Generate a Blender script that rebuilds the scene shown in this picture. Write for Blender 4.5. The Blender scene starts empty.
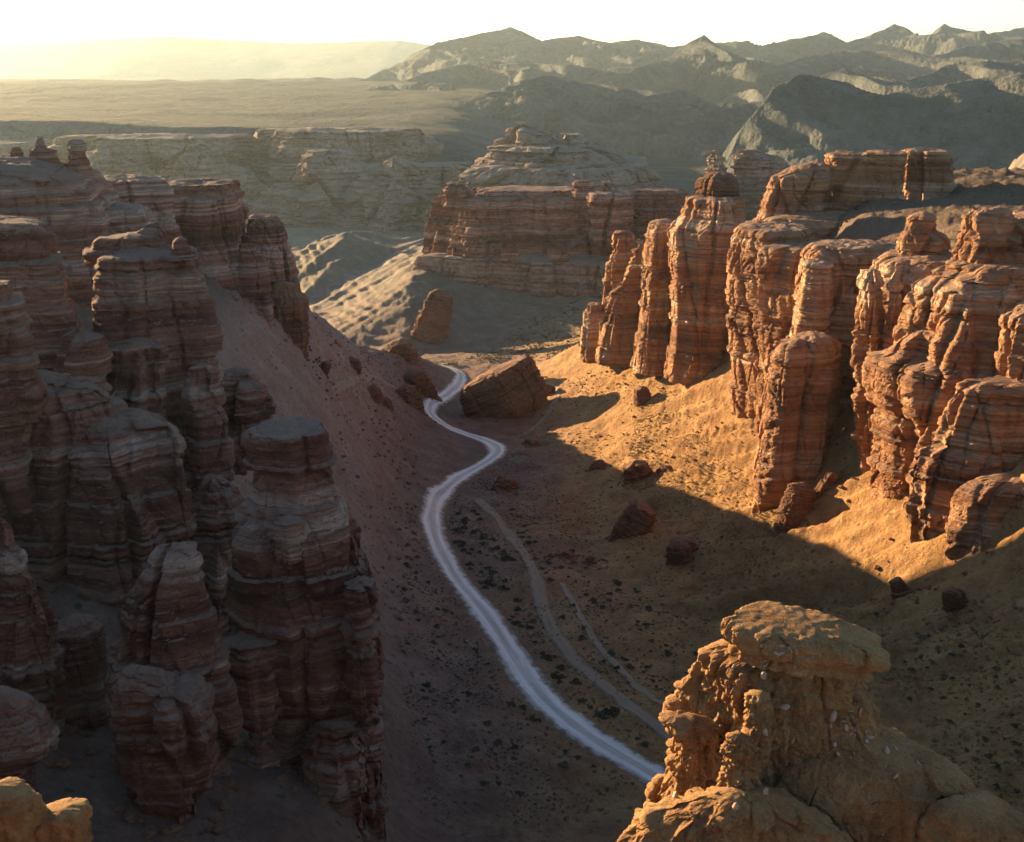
import bpy, math, random
import numpy as np
from mathutils import Vector

# ------------------------------------------------------------------ camera, sky, sun, exposure
SC = bpy.context.scene
COL = SC.collection
PITCH = math.radians(17.5); F = 1098.0; CAMZ = 92.0
cp, sp = math.cos(PITCH), math.sin(PITCH)
cd = bpy.data.cameras.new('camera'); cam = bpy.data.objects.new('camera', cd); COL.objects.link(cam)
cam.location = (0, 0, CAMZ); cam.rotation_euler = (math.radians(90) - PITCH, 0, 0)
cd.sensor_width = 36; cd.lens = F / 1024 * 36; cd.clip_start = 0.5; cd.clip_end = 60000
SC.camera = cam

SUN_AZ = math.radians(-47); SUN_EL = math.radians(8.5)      # azimuth measured from the view axis (+Y), negative to the left
w = bpy.data.worlds.new('World'); SC.world = w; w.use_nodes = True
nt = w.node_tree; bg = nt.nodes['Background']
sky = nt.nodes.new('ShaderNodeTexSky'); sky.sky_type = 'NISHITA'; sky.sun_disc = False
sky.sun_elevation = SUN_EL; sky.sun_rotation = SUN_AZ
sky.air_density = 1.0; sky.dust_density = 0.15; sky.ozone_density = 1.8; sky.altitude = 900
nt.links.new(sky.outputs[0], bg.inputs[0]); bg.inputs[1].default_value = 0.058
sd = bpy.data.lights.new('sun', 'SUN'); sun = bpy.data.objects.new('sun', sd); COL.objects.link(sun)
sd.energy = 5.0; sd.angle = math.radians(0.5); sd.color = (1.0, 0.68, 0.35)
S_DIR = Vector((math.sin(SUN_AZ) * math.cos(SUN_EL), math.cos(SUN_AZ) * math.cos(SUN_EL), math.sin(SUN_EL)))
sun.rotation_euler = (-S_DIR).to_track_quat('-Z', 'Y').to_euler()
sun.location = (-300, 300, 400)
vs = SC.view_settings
vs.view_transform = 'Standard'; vs.look = 'None'; vs.gamma = 1; vs.exposure = 2.3; vs.use_curve_mapping = False
cy = SC.cycles
cy.use_denoising = True; cy.max_bounces = 5; cy.diffuse_bounces = 3; cy.volume_bounces = 0
cy.use_adaptive_sampling = True; cy.adaptive_threshold = 0.02

# ------------------------------------------------------------------ pixel -> place helpers (used only to lay the plan out)
def ray(px, py):
    u = (px - 512.0) / F; v = (421.0 - py) / F
    return u, cp + v * sp, -sp + v * cp
def at_y(px, py, Y):
    u, a, b = ray(px, py); t = Y / a
    return u * t, Y, CAMZ + b * t
def at_z(px, py, z):
    u, a, b = ray(px, py); t = (z - CAMZ) / b
    return u * t, a * t, z

# ------------------------------------------------------------------ noise
def _h(ix, iy, iz, seed):
    n = (ix.astype(np.int64) * 374761393 + iy.astype(np.int64) * 668265263 + iz.astype(np.int64) * 2147483647 + seed * 1274126177) & 0xFFFFFFFF
    n = ((n ^ (n >> 13)) * 1274126177) & 0xFFFFFFFF
    n = ((n ^ (n >> 16)) * 2246822519) & 0xFFFFFFFF
    return ((n ^ (n >> 15)) & 0xFFFFFF).astype(np.float64) / 16777216.0
def noise(x, y, z, seed=0):
    """smooth gradient-ish value noise, about -1..1"""
    x, y, z = np.broadcast_arrays(np.asarray(x, float), np.asarray(y, float), np.asarray(z, float))
    xi, yi, zi = np.floor(x), np.floor(y), np.floor(z)
    fx, fy, fz = x - xi, y - yi, z - zi
    ux, uy, uz = [f * f * f * (f * (f * 6 - 15) + 10) for f in (fx, fy, fz)]
    r = 0
    for dx in (0, 1):
        for dy in (0, 1):
            for dz in (0, 1):
                a = _h(xi + dx, yi + dy, zi + dz, seed)
                ph = a * 6.2831853; cz = (a * 7919.0) % 1.0 * 2 - 1; s = np.sqrt(1 - cz * cz)
                g = np.cos(ph) * s * (fx - dx) + np.sin(ph) * s * (fy - dy) + cz * (fz - dz)
                r = r + g * (ux if dx else 1 - ux) * (uy if dy else 1 - uy) * (uz if dz else 1 - uz)
    return r * 1.6
def fbm(x, y, z, o=4, seed=0, g=0.5, lac=2.03):
    a, r, f = 1.0, 0, 1.0
    for k in range(o):
        r = r + a * noise(x * f, y * f, z * f, seed + k * 17); a *= g; f *= lac
    return r
def ridged(x, y, z, o=4, seed=0, g=0.5):
    a, r, f = 1.0, 0, 1.0
    for k in range(o):
        r = r + a * (1 - 2 * np.abs(noise(x * f, y * f, z * f, seed + k * 31))); a *= g; f *= 2.07
    return r
def worley(x, y, z, seed=0):
    xi, yi, zi = np.floor(x), np.floor(y), np.floor(z)
    f1 = np.full(x.shape, 9.0); f2 = np.full(x.shape, 9.0); idv = np.zeros(x.shape)
    for dx in (-1, 0, 1):
        for dy in (-1, 0, 1):
            for dz in (-1, 0, 1):
                cx, cy_, cz = xi + dx, yi + dy, zi + dz
                a = _h(cx, cy_, cz, seed)
                px_ = cx + a; py_ = cy_ + (a * 977.0) % 1.0; pz_ = cz + (a * 7919.0) % 1.0
                d = np.sqrt((px_ - x) ** 2 + (py_ - y) ** 2 + (pz_ - z) ** 2)
                n1 = d < f1
                f2 = np.where(n1, f1, np.minimum(f2, d)); idv = np.where(n1, (a * 31337.0) % 1.0, idv); f1 = np.where(n1, d, f1)
    return f1, f2, idv
def sstep(a, b, x):
    t = np.clip((x - a) / (b - a), 0, 1); return t * t * (3 - 2 * t)

# beds of rock shared by every cliff: one table of how far each bed stands out
_zs = np.arange(-140, 200, 0.04)
def _table(seed, ths, p, round_):
    r = np.random.default_rng(seed); S = np.zeros_like(_zs); z0 = -140.0
    while z0 < 200:
        th = r.choice(ths, p=p) * r.uniform(.75, 1.3); m = (_zs >= z0) & (_zs < z0 + th); tt = (_zs[m] - z0) / th
        S[m] = r.uniform(-1, 1) + round_ * (np.sqrt(np.clip(1 - (2 * tt - 1) ** 2, 0, 1)) - .7); z0 += th
    return np.convolve(S, np.ones(3) / 3, 'same')
_S1 = _table(5, [0.3, 0.5, 0.9, 1.6, 2.6], [.25, .28, .25, .15, .07], .5)
_S2 = _table(9, [3, 5, 8], [.4, .4, .2], .1)
_S3 = _table(13, [4, 7, 12], [.4, .4, .2], 0.0)
def strata(x, y, z):
    zz = z + 0.7 * noise(x / 40, y / 40, 0.3, 3) + 0.10 * noise(x / 5, y / 5, z / 5, 8)
    tier = np.interp(zz, _zs, _S3)                                    # some beds are massive, some thin bedded
    m = np.clip(.42 + .75 * tier + .5 * noise(x / 9, y / 9, z / 12, 14), .04, 1.5)
    return np.interp(zz, _zs, _S1) * m + 2.0 * np.interp(zz, _zs, _S2) * np.clip(1 + .9 * noise(x / 18, y / 18, z / 30, 15), .2, 1.6), zz

# ------------------------------------------------------------------ mesh helpers
def grid_faces(n_rows, n_cols, wrap=False):
    r = np.arange(n_rows - 1)[:, None]; c = np.arange(n_cols if wrap else n_cols - 1)[None, :]
    c2 = (c + 1) % n_cols
    a = r * n_cols + c; b = r * n_cols + c2; d = (r + 1) * n_cols + c; e = (r + 1) * n_cols + c2
    return np.stack([a, b, e, d], -1).reshape(-1, 4)
def mesh_np(name, V, Q, T=None, smooth=True):
    me = bpy.data.meshes.new(name)
    V = np.ascontiguousarray(V, np.float32)
    loops = [Q.reshape(-1)]; starts = [np.arange(len(Q)) * 4]; n = len(Q) * 4
    if T is not None and len(T):
        loops.append(T.reshape(-1)); starts.append(n + np.arange(len(T)) * 3)
    L = np.concatenate(loops).astype(np.int32); St = np.concatenate(starts).astype(np.int32)
    me.vertices.add(len(V)); me.vertices.foreach_set('co', V.reshape(-1))
    me.loops.add(len(L)); me.loops.foreach_set('vertex_index', L)
    me.polygons.add(len(St)); me.polygons.foreach_set('loop_start', St)
    me.polygons.foreach_set('use_smooth', np.full(len(St), smooth, bool))
    me.update(calc_edges=True); me.validate()
    return me
def link(name, me, mat, parent=None):
    o = bpy.data.objects.new(name, me); COL.objects.link(o)
    if mat is not None and not me.materials: me.materials.append(mat)
    if parent is not None: o.parent = parent
    return o
def tag(o, label=None, cat=None, group=None, kind=None):
    if label: o['label'] = label
    if cat: o['category'] = cat
    if group: o['group'] = group
    if kind: o['kind'] = kind
    return o
def empty(name, label, cat, group=None):
    o = bpy.data.objects.new(name, None); COL.objects.link(o); o.empty_display_size = 0.5
    return tag(o, label, cat, group)

# ------------------------------------------------------------------ materials
class NT:
    def __init__(s, name):
        s.m = bpy.data.materials.new(name); s.m.use_nodes = True; s.t = s.m.node_tree
        s.b = s.t.nodes['Principled BSDF']; s.b.inputs['Roughness'].default_value = 0.92
        s.b.inputs['Specular IOR Level'].default_value = 0.12
        s.geo = s.n('ShaderNodeNewGeometry'); s.tc = s.n('ShaderNodeTexCoord')
    def n(s, t, **kw):
        x = s.t.nodes.new(t)
        for k, v in kw.items(): setattr(x, k, v)
        return x
    def l(s, a, b): s.t.links.new(a, b)
    def set(s, inp, v):
        if hasattr(v, 'is_output') or isinstance(v, bpy.types.NodeSocket): s.l(v, inp)
        else: inp.default_value = v
    def math(s, op, a, b=0.0, c=None, clamp=False):
        x = s.n('ShaderNodeMath', operation=op, use_clamp=clamp); s.set(x.inputs[0], a); s.set(x.inputs[1], b)
        if c is not None: s.set(x.inputs[2], c)
        return x.outputs[0]
    def maprange(s, v, a, b, c=0.0, d=1.0):
        x = s.n('ShaderNodeMapRange', interpolation_type='SMOOTHSTEP'); s.set(x.inputs[0], v)
        for i, q in enumerate((a, b, c, d)): x.inputs[i + 1].default_value = q
        return x.outputs[0]
    def scaled(s, sx, sy, sz, src=None):
        x = s.n('ShaderNodeVectorMath', operation='MULTIPLY'); s.l(src or s.tc.outputs['Object'], x.inputs[0]); x.inputs[1].default_value = (sx, sy, sz)
        return x.outputs[0]
    def noise(s, vec, scale=1.0, detail=4.0, rough=0.55, dist=0.0):
        x = s.n('ShaderNodeTexNoise'); s.l(vec, x.inputs['Vector']); x.inputs['Scale'].default_value = scale
        x.inputs['Detail'].default_value = detail; x.inputs['Roughness'].default_value = rough; x.inputs['Distortion'].default_value = dist
        return x.outputs[0]
    def ramp(s, f, stops):
        x = s.n('ShaderNodeValToRGB'); s.l(f, x.inputs[0]); cr = x.color_ramp
        while len(cr.elements) < len(stops): cr.elements.new(0.5)
        for e, (p, c) in zip(cr.elements, stops): e.position = p; e.color = (*c, 1)
        return x.outputs[0]
    def mix(s, f, a, b, mode='MIX'):
        x = s.n('ShaderNodeMix', data_type='RGBA', blend_type=mode); s.set(x.inputs[0], f)
        s.set(x.inputs[6], a if not isinstance(a, tuple) else (*a, 1)); s.set(x.inputs[7], b if not isinstance(b, tuple) else (*b, 1))
        return x.outputs[2]
    def bump(s, h, dist, strength=1.0, prev=None):
        x = s.n('ShaderNodeBump'); s.l(h, x.inputs['Height']); x.inputs['Distance'].default_value = dist; x.inputs['Strength'].default_value = strength
        if prev: s.l(prev, x.inputs['Normal'])
        return x.outputs[0]
    def done(s, col, nrm=None):
        s.set(s.b.inputs['Base Color'], col)
        if nrm: s.l(nrm, s.b.inputs['Normal'])
        return s.m
def sep_z(N):
    x = N.n('ShaderNodeSeparateXYZ'); N.l(N.geo.outputs['True Normal'], x.inputs[0]); return x.outputs[2]

def rock_mat(name, stops, top, fine=1.0, bumpd=0.25, dust=0.85, band=0.16):
    N = NT(name)
    warp = N.noise(N.scaled(.04, .04, .04), 1, 2)
    pos = N.n('ShaderNodeVectorMath', operation='ADD'); N.l(N.tc.outputs['Object'], pos.inputs[0])
    cz = N.n('ShaderNodeCombineXYZ'); N.l(N.math('MULTIPLY', warp, 3.0), cz.inputs[2]); N.l(cz.outputs[0], pos.inputs[1])
    P = pos.outputs[0]
    big = N.noise(N.scaled(.012, .012, band, P), 1, 3, .6)
    thin = N.noise(N.scaled(.03, .03, 1.6 * fine, P), 1, 3, .65)
    hair = N.noise(N.scaled(.15, .15, 6.0 * fine, P), 1, 2, .6)
    f = N.math('ADD', N.math('MULTIPLY', big, .62), N.math('ADD', N.math('MULTIPLY', thin, .34), N.math('MULTIPLY', hair, .12)))
    f = N.maprange(f, .36, .74)
    col = N.ramp(f, stops)
    st = N.noise(N.scaled(.5, .5, .07), 1, 4, .6)                     # rain streaks down the walls
    col = N.mix(N.maprange(st, .52, .75, 0, .35), col, tuple(c * .62 for c in top))
    grain = N.noise(N.scaled(1, 1, 1), 1.6 * fine, 5, .7)
    col = N.mix(N.maprange(grain, .3, .75, 0, .3), col, (.55, .36, .24), 'OVERLAY')
    nz = sep_z(N)
    dn = N.math('ADD', nz, N.math('MULTIPLY', N.math('SUBTRACT', grain, .5), .5))
    col = N.mix(N.maprange(dn, .5, .8, 0, dust), col, top)
    h1 = N.noise(N.scaled(.25, .25, 1.5 * fine), 1, 4, .7)
    h2 = N.noise(N.scaled(1, 1, 1), 2.2 * fine, 6, .72)
    wv = N.n('ShaderNodeVectorMath', operation='ADD'); N.l(N.scaled(1, 1, 1.7), wv.inputs[0])
    wn = N.n('ShaderNodeTexNoise'); N.l(N.scaled(1, 1, 1), wn.inputs['Vector']); wn.inputs['Scale'].default_value = .9 * fine; wn.inputs['Detail'].default_value = 3
    N.l(wn.outputs[1], wv.inputs[1])
    vo = N.n('ShaderNodeTexVoronoi', feature='DISTANCE_TO_EDGE'); N.l(wv.outputs[0], vo.inputs['Vector']); vo.inputs['Scale'].default_value = .55 * fine
    crack = N.maprange(vo.outputs['Distance'], 0, .06)
    varn = N.noise(N.scaled(.22, .22, .22), 1, 4, .6)
    col = N.mix(N.maprange(varn, .5, .68, 0, .45), col, N.mix(1.0, col, (.42, .36, .34), 'MULTIPLY'))
    b1 = N.bump(h1, bumpd * 2.0, .8); b1 = N.bump(crack, bumpd * .8, .7, b1); b2 = N.bump(h2, bumpd * 1.2, 1.0, b1)
    return N.done(col, b2)

M = {}
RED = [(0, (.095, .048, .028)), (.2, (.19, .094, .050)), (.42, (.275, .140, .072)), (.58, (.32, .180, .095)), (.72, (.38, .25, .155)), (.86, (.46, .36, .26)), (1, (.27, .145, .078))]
DUSK = [(0, (.062, .028, .021)), (.25, (.145, .064, .046)), (.45, (.215, .096, .068)), (.60, (.265, .135, .098)), (.74, (.36, .235, .18)), (.86, (.45, .35, .29)), (1, (.22, .10, .07))]  # stone of the left walls, darkened: their shade is put into the colour
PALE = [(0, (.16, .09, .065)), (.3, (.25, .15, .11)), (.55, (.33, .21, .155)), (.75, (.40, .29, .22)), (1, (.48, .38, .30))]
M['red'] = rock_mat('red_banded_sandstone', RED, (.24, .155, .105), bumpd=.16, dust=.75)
M['dusk'] = rock_mat('shade_darkened_sandstone', DUSK, (.225, .155, .12), dust=.8)
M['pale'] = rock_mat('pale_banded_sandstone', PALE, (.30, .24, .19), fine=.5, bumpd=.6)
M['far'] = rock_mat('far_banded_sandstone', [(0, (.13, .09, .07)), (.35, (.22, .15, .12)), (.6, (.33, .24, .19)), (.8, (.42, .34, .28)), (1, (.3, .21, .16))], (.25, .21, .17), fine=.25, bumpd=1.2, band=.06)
M['boulder'] = rock_mat('boulder_sandstone', band=.06, stops=[(0, (.085, .040, .025)), (.4, (.18, .088, .05)), (.7, (.25, .135, .08)), (1, (.31, .19, .12))], top=(.24, .15, .10), fine=1.2, bumpd=.3, dust=.6)

def hoodoo_mat():
    N = NT('pebbly_conglomerate')
    a = N.noise(N.scaled(1, 1, 1), .7, 4, .6); g = N.noise(N.scaled(1, 1, 1), 9, 6, .75)
    col = N.ramp(N.math('ADD', N.math('MULTIPLY', a, .55), N.math('MULTIPLY', g, .45)), [(.3, (.19, .094, .040)), (.45, (.36, .19, .080)), (.58, (.48, .275, .12)), (.72, (.54, .37, .21))])
    v = N.n('ShaderNodeTexVoronoi'); N.l(N.scaled(1, 1, 1), v.inputs['Vector']); v.inputs['Scale'].default_value = 7
    col = N.mix(N.maprange(v.outputs['Distance'], .10, .2, .55, 0), col, (.46, .36, .28))
    v2 = N.n('ShaderNodeTexVoronoi'); N.l(N.scaled(1, 1, 1), v2.inputs['Vector']); v2.inputs['Scale'].default_value = 19
    s2 = N.n('ShaderNodeSeparateColor'); N.l(v2.outputs['Color'], s2.inputs[0])
    col = N.mix(N.math('MULTIPLY', N.maprange(v2.outputs['Distance'], .2, .34, 1, 0), N.maprange(s2.outputs[0], .5, .6, 0, .6)), col, N.ramp(s2.outputs[1], [(.2, (.13, .07, .04)), (.6, (.40, .28, .19)), (.9, (.55, .46, .38))]))
    h2 = N.noise(N.scaled(1, 1, 1), 5, 7, .75); h3 = N.noise(N.scaled(1, 1, 1), 32, 4, .8)
    b = N.bump(h2, .22, 1.0); b = N.bump(v.outputs['Distance'], .04, .7, b); b = N.bump(v2.outputs['Distance'], .03, .9, b); b = N.bump(h3, .03, .8, b)
    return N.done(col, b)
M['hoodoo'] = hoodoo_mat()
def pebble_mat():
    N = NT('pale_pebble'); a = N.noise(N.scaled(1, 1, 1), 6, 4)
    return N.done(N.ramp(a, [(.3, (.28, .17, .11)), (.6, (.42, .31, .23)), (.8, (.5, .42, .35))]), N.bump(a, .02))
M['pebble'] = pebble_mat()

def ground_mat():
    N = NT('scree_and_dust')
    P1 = N.scaled(1, 1, 1)
    big = N.noise(P1, .02, 4, .6); mid = N.noise(P1, .16, 5, .65); fine = N.noise(P1, 1.3, 5, .75)
    sx = N.n('ShaderNodeSeparateXYZ'); N.l(N.geo.outputs['Position'], sx.inputs[0])
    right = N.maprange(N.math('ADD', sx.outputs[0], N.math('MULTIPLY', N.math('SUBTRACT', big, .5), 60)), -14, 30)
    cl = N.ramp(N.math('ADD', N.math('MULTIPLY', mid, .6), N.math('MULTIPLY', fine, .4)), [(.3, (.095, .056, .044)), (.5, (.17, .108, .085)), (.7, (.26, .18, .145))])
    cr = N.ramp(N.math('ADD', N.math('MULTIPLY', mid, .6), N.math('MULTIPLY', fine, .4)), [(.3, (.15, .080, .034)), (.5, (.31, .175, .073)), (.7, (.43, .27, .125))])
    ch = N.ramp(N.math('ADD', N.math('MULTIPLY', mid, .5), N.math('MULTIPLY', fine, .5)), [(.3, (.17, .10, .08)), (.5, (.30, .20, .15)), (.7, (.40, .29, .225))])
    cl = N.mix(N.math('MULTIPLY', N.maprange(sx.outputs[2], -14, 16), N.maprange(sx.outputs[1], 110, 190)), cl, ch)  # upper left scree made paler: extra skylight put into the colour
    col = N.mix(right, cl, cr)  # darker left, lighter right: valley shade and sunlight put into the colour
    rd = N.noise(N.scaled(.05, .12, .3), 1, 4, .6)
    col = N.mix(N.maprange(rd, .56, .72, 0, .5), col, (.22, .085, .05))
    v = N.n('ShaderNodeTexVoronoi'); N.l(P1, v.inputs['Vector']); v.inputs['Scale'].default_value = .55; v.inputs['Randomness'].default_value = 1
    vm = N.math('MULTIPLY', N.maprange(v.outputs['Distance'], .16, .3, 1, 0), N.maprange(mid, .46, .58))
    col = N.mix(N.math('MULTIPLY', vm, .7), col, (.06, .06, .032))
    pl = N.math('ADD', sx.outputs[2], N.math('MULTIPLY', N.math('SUBTRACT', mid, .5), 14))
    col = N.mix(N.maprange(pl, 42, 52, 0, .9), col, N.ramp(fine, [(.3, (.075, .058, .045)), (.5, (.125, .092, .07)), (.7, (.18, .13, .10))]))
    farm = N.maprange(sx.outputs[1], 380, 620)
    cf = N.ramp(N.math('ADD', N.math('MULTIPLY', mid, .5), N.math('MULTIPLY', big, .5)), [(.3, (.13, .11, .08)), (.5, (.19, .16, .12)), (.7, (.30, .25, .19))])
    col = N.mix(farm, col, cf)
    b = N.bump(mid, 1.8, .7); b = N.bump(fine, .7, 1.0, b)
    return N.done(col, b)
M['ground'] = ground_mat()
def hill_mat():
    N = NT('bare_hillside')
    P1 = N.scaled(.001, .001, .001)
    a = N.noise(P1, 3, 5, .6); b_ = N.noise(P1, 22, 6, .7)
    col = N.ramp(N.math('ADD', N.math('MULTIPLY', a, .5), N.math('MULTIPLY', b_, .5)), [(.36, (.026, .036, .037)), (.47, (.062, .076, .075)), (.56, (.10, .106, .096)), (.68, (.155, .145, .12))])
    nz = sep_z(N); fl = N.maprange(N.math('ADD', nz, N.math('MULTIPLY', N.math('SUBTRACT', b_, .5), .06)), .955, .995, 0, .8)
    col = N.mix(fl, col, N.ramp(b_, [(.35, (.030, .036, .030)), (.65, (.075, .075, .058))]))  # level ground darkened: shade on the far plain put into the colour
    b = N.bump(b_, 26, .8); b = N.bump(N.noise(P1, 120, 4, .7), 5, .8, b)
    return N.done(col, b)
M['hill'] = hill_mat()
def road_mat(name, c0, c1, c2, tracks):
    N = NT(name)
    uv = N.n('ShaderNodeUVMap'); s = N.n('ShaderNodeSeparateXYZ'); N.l(uv.outputs[0], s.inputs[0])
    a = N.noise(N.scaled(1, 1, 1), .5, 5, .65); g = N.noise(N.scaled(1, 1, 1), 3, 4, .7)
    st = N.n('ShaderNodeCombineXYZ'); N.l(N.math('MULTIPLY', s.outputs[0], 9), st.inputs[0]); N.l(N.math('MULTIPLY', s.outputs[1], .06), st.inputs[1])
    lines = N.noise(st.outputs[0], 1, 3, .6)
    d = N.math('ABSOLUTE', N.math('SUBTRACT', N.math('ABSOLUTE', N.math('SUBTRACT', s.outputs[0], .5)), .2))
    tr = N.maprange(d, .03, .15, 1, 0)
    f = N.math('ADD', N.math('MULTIPLY', tr, tracks), N.math('ADD', N.math('MULTIPLY', a, .3), N.math('MULTIPLY', lines, .8)))
    col = N.ramp(f, [(.25, c0), (.55, c1), (.95, c2)])
    e = N.math('ABSOLUTE', N.math('SUBTRACT', s.outputs[0], .5))
    e = N.math('ADD', e, N.math('MULTIPLY', N.math('SUBTRACT', a, .5), .6))
    e = N.math('ADD', e, N.math('MULTIPLY', N.math('SUBTRACT', g, .5), .25))
    col = N.mix(N.maprange(e, .24, .46), col, (.17, .112, .078))
    return N.done(col, N.bump(g, .06, .7))
M['road'] = road_mat('pale_gravel_road', (.27, .235, .21), (.47, .43, .395), (.74, .705, .665), .30)
M['trail'] = road_mat('worn_trail', (.20, .14, .095), (.25, .185, .13), (.31, .235, .17), .05)
def leaf_mat(name, a, b):
    N = NT(name); oi = N.n('ShaderNodeObjectInfo')
    v = N.noise(N.scaled(1, 1, 1), 2.5, 3)
    return N.done(N.ramp(v, [(.3, a), (.7, b)]) if name != 'dusty_shrub_leaves' else N.mix(N.maprange(oi.outputs['Random'], .2, .9), N.ramp(v, [(.3, a), (.7, b)]), (.105, .095, .060)))
M['shrub'] = leaf_mat('dusty_shrub_leaves', (.040, .042, .024), (.095, .090, .052))
M['dry'] = leaf_mat('dry_grass', (.13, .10, .04), (.25, .19, .07))
M['wood'] = leaf_mat('shrub_twig', (.06, .04, .03), (.1, .07, .05))

# ------------------------------------------------------------------ ground
ST = {
 0:   [(-140, 86), (-60, 84), (-12, 84), (0, 86), (12, 84), (60, 80), (140, 76)],
 20:  [(-140, 84), (-60, 76), (-30, 66), (-10, 62), (10, 62), (30, 62), (60, 66), (140, 66)],
 45:  [(-140, 80), (-60, 62), (-38, 46), (-25, 38), (-12, 26), (0, 22), (20, 18), (40, 20), (65, 34), (90, 50), (140, 58)],
 62:  [(-140, 78), (-70, 62), (-44, 44), (-26, 37.5), (-16, 34), (-10, 27), (-6, 9), (-3, 6), (15, 4), (34, 5), (52, 15), (72, 34), (100, 52), (140, 58)],
 80:  [(-140, 78), (-70, 60), (-44, 40), (-26, 37), (-17, 35), (-12, 29), (-9, 7), (-6, 3), (0, 1), (25, 1), (40, 6), (60, 18), (80, 36), (110, 55), (150, 60)],
 110: [(-140, 79), (-80, 70), (-58, 50), (-40, 40), (-27, 30), (-19, 14), (-13, 4), (-8, 1), (28, 1), (44, 7), (60, 16), (76, 27), (96, 52), (150, 60)],
 150: [(-140, 80), (-80, 72), (-64, 52), (-50, 42), (-39, 28), (-29, 14), (-20, 5), (-13, 1), (0, -1.2), (28, -1), (43, 5), (56, 13), (68, 22), (84, 50), (150, 60)],
 190: [(-140, 76), (-88, 70), (-66, 52), (-53, 40), (-42, 25), (-32, 11), (-23, 2), (-12, -3.4), (0, -4.2), (24, -4), (36, 0), (48, 6), (58, 12), (76, 28), (90, 54), (150, 61)],
 230: [(-140, 73), (-92, 68), (-70, 56), (-55, 43), (-44, 27), (-35, 12), (-27, 0), (-16, -6), (0, -7), (20, -6.4), (34, -2), (50, 6), (61, 12), (80, 42), (95, 58), (150, 62)],
 260: [(-140, 72), (-97, 62), (-74, 51), (-58, 43), (-46, 24), (-37, 8), (-28, -3), (-16, -8.5), (0, -9), (18, -8.2), (36, -2), (52, 7), (64, 14), (84, 46), (100, 60), (150, 63)],
 300: [(-160, 20), (-95, 16), (-72, 24), (-57, 31), (-47, 21), (-37, 5), (-27, -7), (-14, -11.8), (10, -11.5), (28, -5), (44, 4), (56, 12), (76, 34), (90, 54), (150, 63)],
 340: [(-170, -10), (-95, -11), (-68, 2), (-54, 13), (-44, 5), (-31, -8), (-18, -14), (5, -14.5), (20, -9), (34, -1), (48, 8), (60, 14), (80, 38), (100, 56), (150, 62)],
 370: [(-170, -20), (-100, -16), (-70, -6), (-52, 3), (-42, -2), (-30, -11), (-18, -16.6), (2, -16.5), (16, -10), (31, -2), (46, 6), (60, 14), (84, 38), (110, 56), (160, 60)],
 400: [(-180, -28), (-75, -22), (-51, -7), (-41, -5), (-29, -13), (-17, -18.5), (0, -18.5), (12, -12), (28, -2), (45, 4), (60, 14), (90, 38), (120, 52), (160, 58)],
 440: [(-180, -32), (-70, -27), (-36, -21), (-22, -21.5), (0, -21), (20, -16), (50, -6), (90, 20), (140, 46), (180, 52)],
 480: [(-200, -36), (-84, -28), (-40, -27), (-12, -24.5), (30, -20), (80, -10), (140, 14), (200, 40)],
 540: [(-260, -42), (-130, -36), (-90, -23), (-50, -5), (-30, -14), (0, -18), (30, -17), (70, -12), (120, 0), (220, 30)],
 610: [(-300, -50), (-170, -44), (-120, -26), (-76, -6), (-50, 0), (60, 0), (150, 10), (250, 30)],
 700: [(-340, -44), (-180, -36), (-140, -22), (-109, -6), (-75, -14), (-40, -5), (60, 0), (200, 20), (320, 40)],
 800: [(-400, -46), (-200, -40), (-130, -20), (-80, -30), (0, -24), (200, -6), (380, 20)],
 1000: [(-500, -46), (-200, -44), (0, -34), (200, -30), (500, 0)],
}
SK = sorted(ST)
XG = np.arange(-520, 521, 2.0)
PRO = np.array([np.interp(XG, [p[0] for p in ST[k]], [p[1] for p in ST[k]]) for k in SK])
_kk = np.exp(-np.linspace(-2, 2, 5) ** 2); _kk /= _kk.sum()
PRO = np.array([np.convolve(np.pad(p, 2, 'edge'), _kk, 'valid') for p in PRO])
YG = np.arange(0, 1001, 4.0)
TAB = np.array([np.interp(YG, SK, PRO[:, i]) for i in range(len(XG))]).T
for _ in range(3):
    t_ = np.pad(TAB, ((1, 1), (0, 0)), 'edge'); TAB = .25 * t_[:-2] + .5 * t_[1:-1] + .25 * t_[2:]
def tab(x, y):
    fx = np.clip((x - XG[0]) / 2.0, 0, len(XG) - 1.001); fy = np.clip(y / 4.0, 0, len(YG) - 1.001)
    i = fx.astype(int); j = fy.astype(int); a = fx - i; b = fy - j
    return (TAB[j, i] * (1 - a) + TAB[j, i + 1] * a) * (1 - b) + (TAB[j + 1, i] * (1 - a) + TAB[j + 1, i + 1] * a) * b

def zfl(y): return np.where(y < 130, 0.6, np.where(y < 480, 0.6 - 0.07 * (y - 130), -24))
def road_pts(pix):
    out = []
    for px, py in pix:
        z = 0.0
        for _ in range(12):
            x, y, _z2 = at_z(px, py, z); z = 0.5 * z + 0.5 * float(tab(np.array(x), np.array(y)))
        out.append((x, y))
    return np.array(out)
def smooth_line(P, step=1.2):
    d = np.r_[0, np.cumsum(np.hypot(*np.diff(P, axis=0).T))]
    s = np.arange(0, d[-1], step)
    q = np.stack([np.interp(s, d, P[:, 0]), np.interp(s, d, P[:, 1])], 1)
    for _ in range(30):
        q[1:-1] = .25 * q[:-2] + .5 * q[1:-1] + .25 * q[2:]
    return q
ROADPX = [(1010, 1000), (900, 930), (820, 880), (760, 842), (710, 806), (672, 785), (640, 767), (600, 744), (560, 716), (530, 684), (505, 642), (480, 606), (455, 577), (440, 550), (430, 522), (436, 496), (458, 477), (486, 463), (501, 451), (494, 443), (465, 433), (440, 423), (428, 413), (431, 403), (448, 394), (460, 383), (462, 374), (452, 367), (440, 364)]
ROAD = smooth_line(road_pts(ROADPX))
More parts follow.
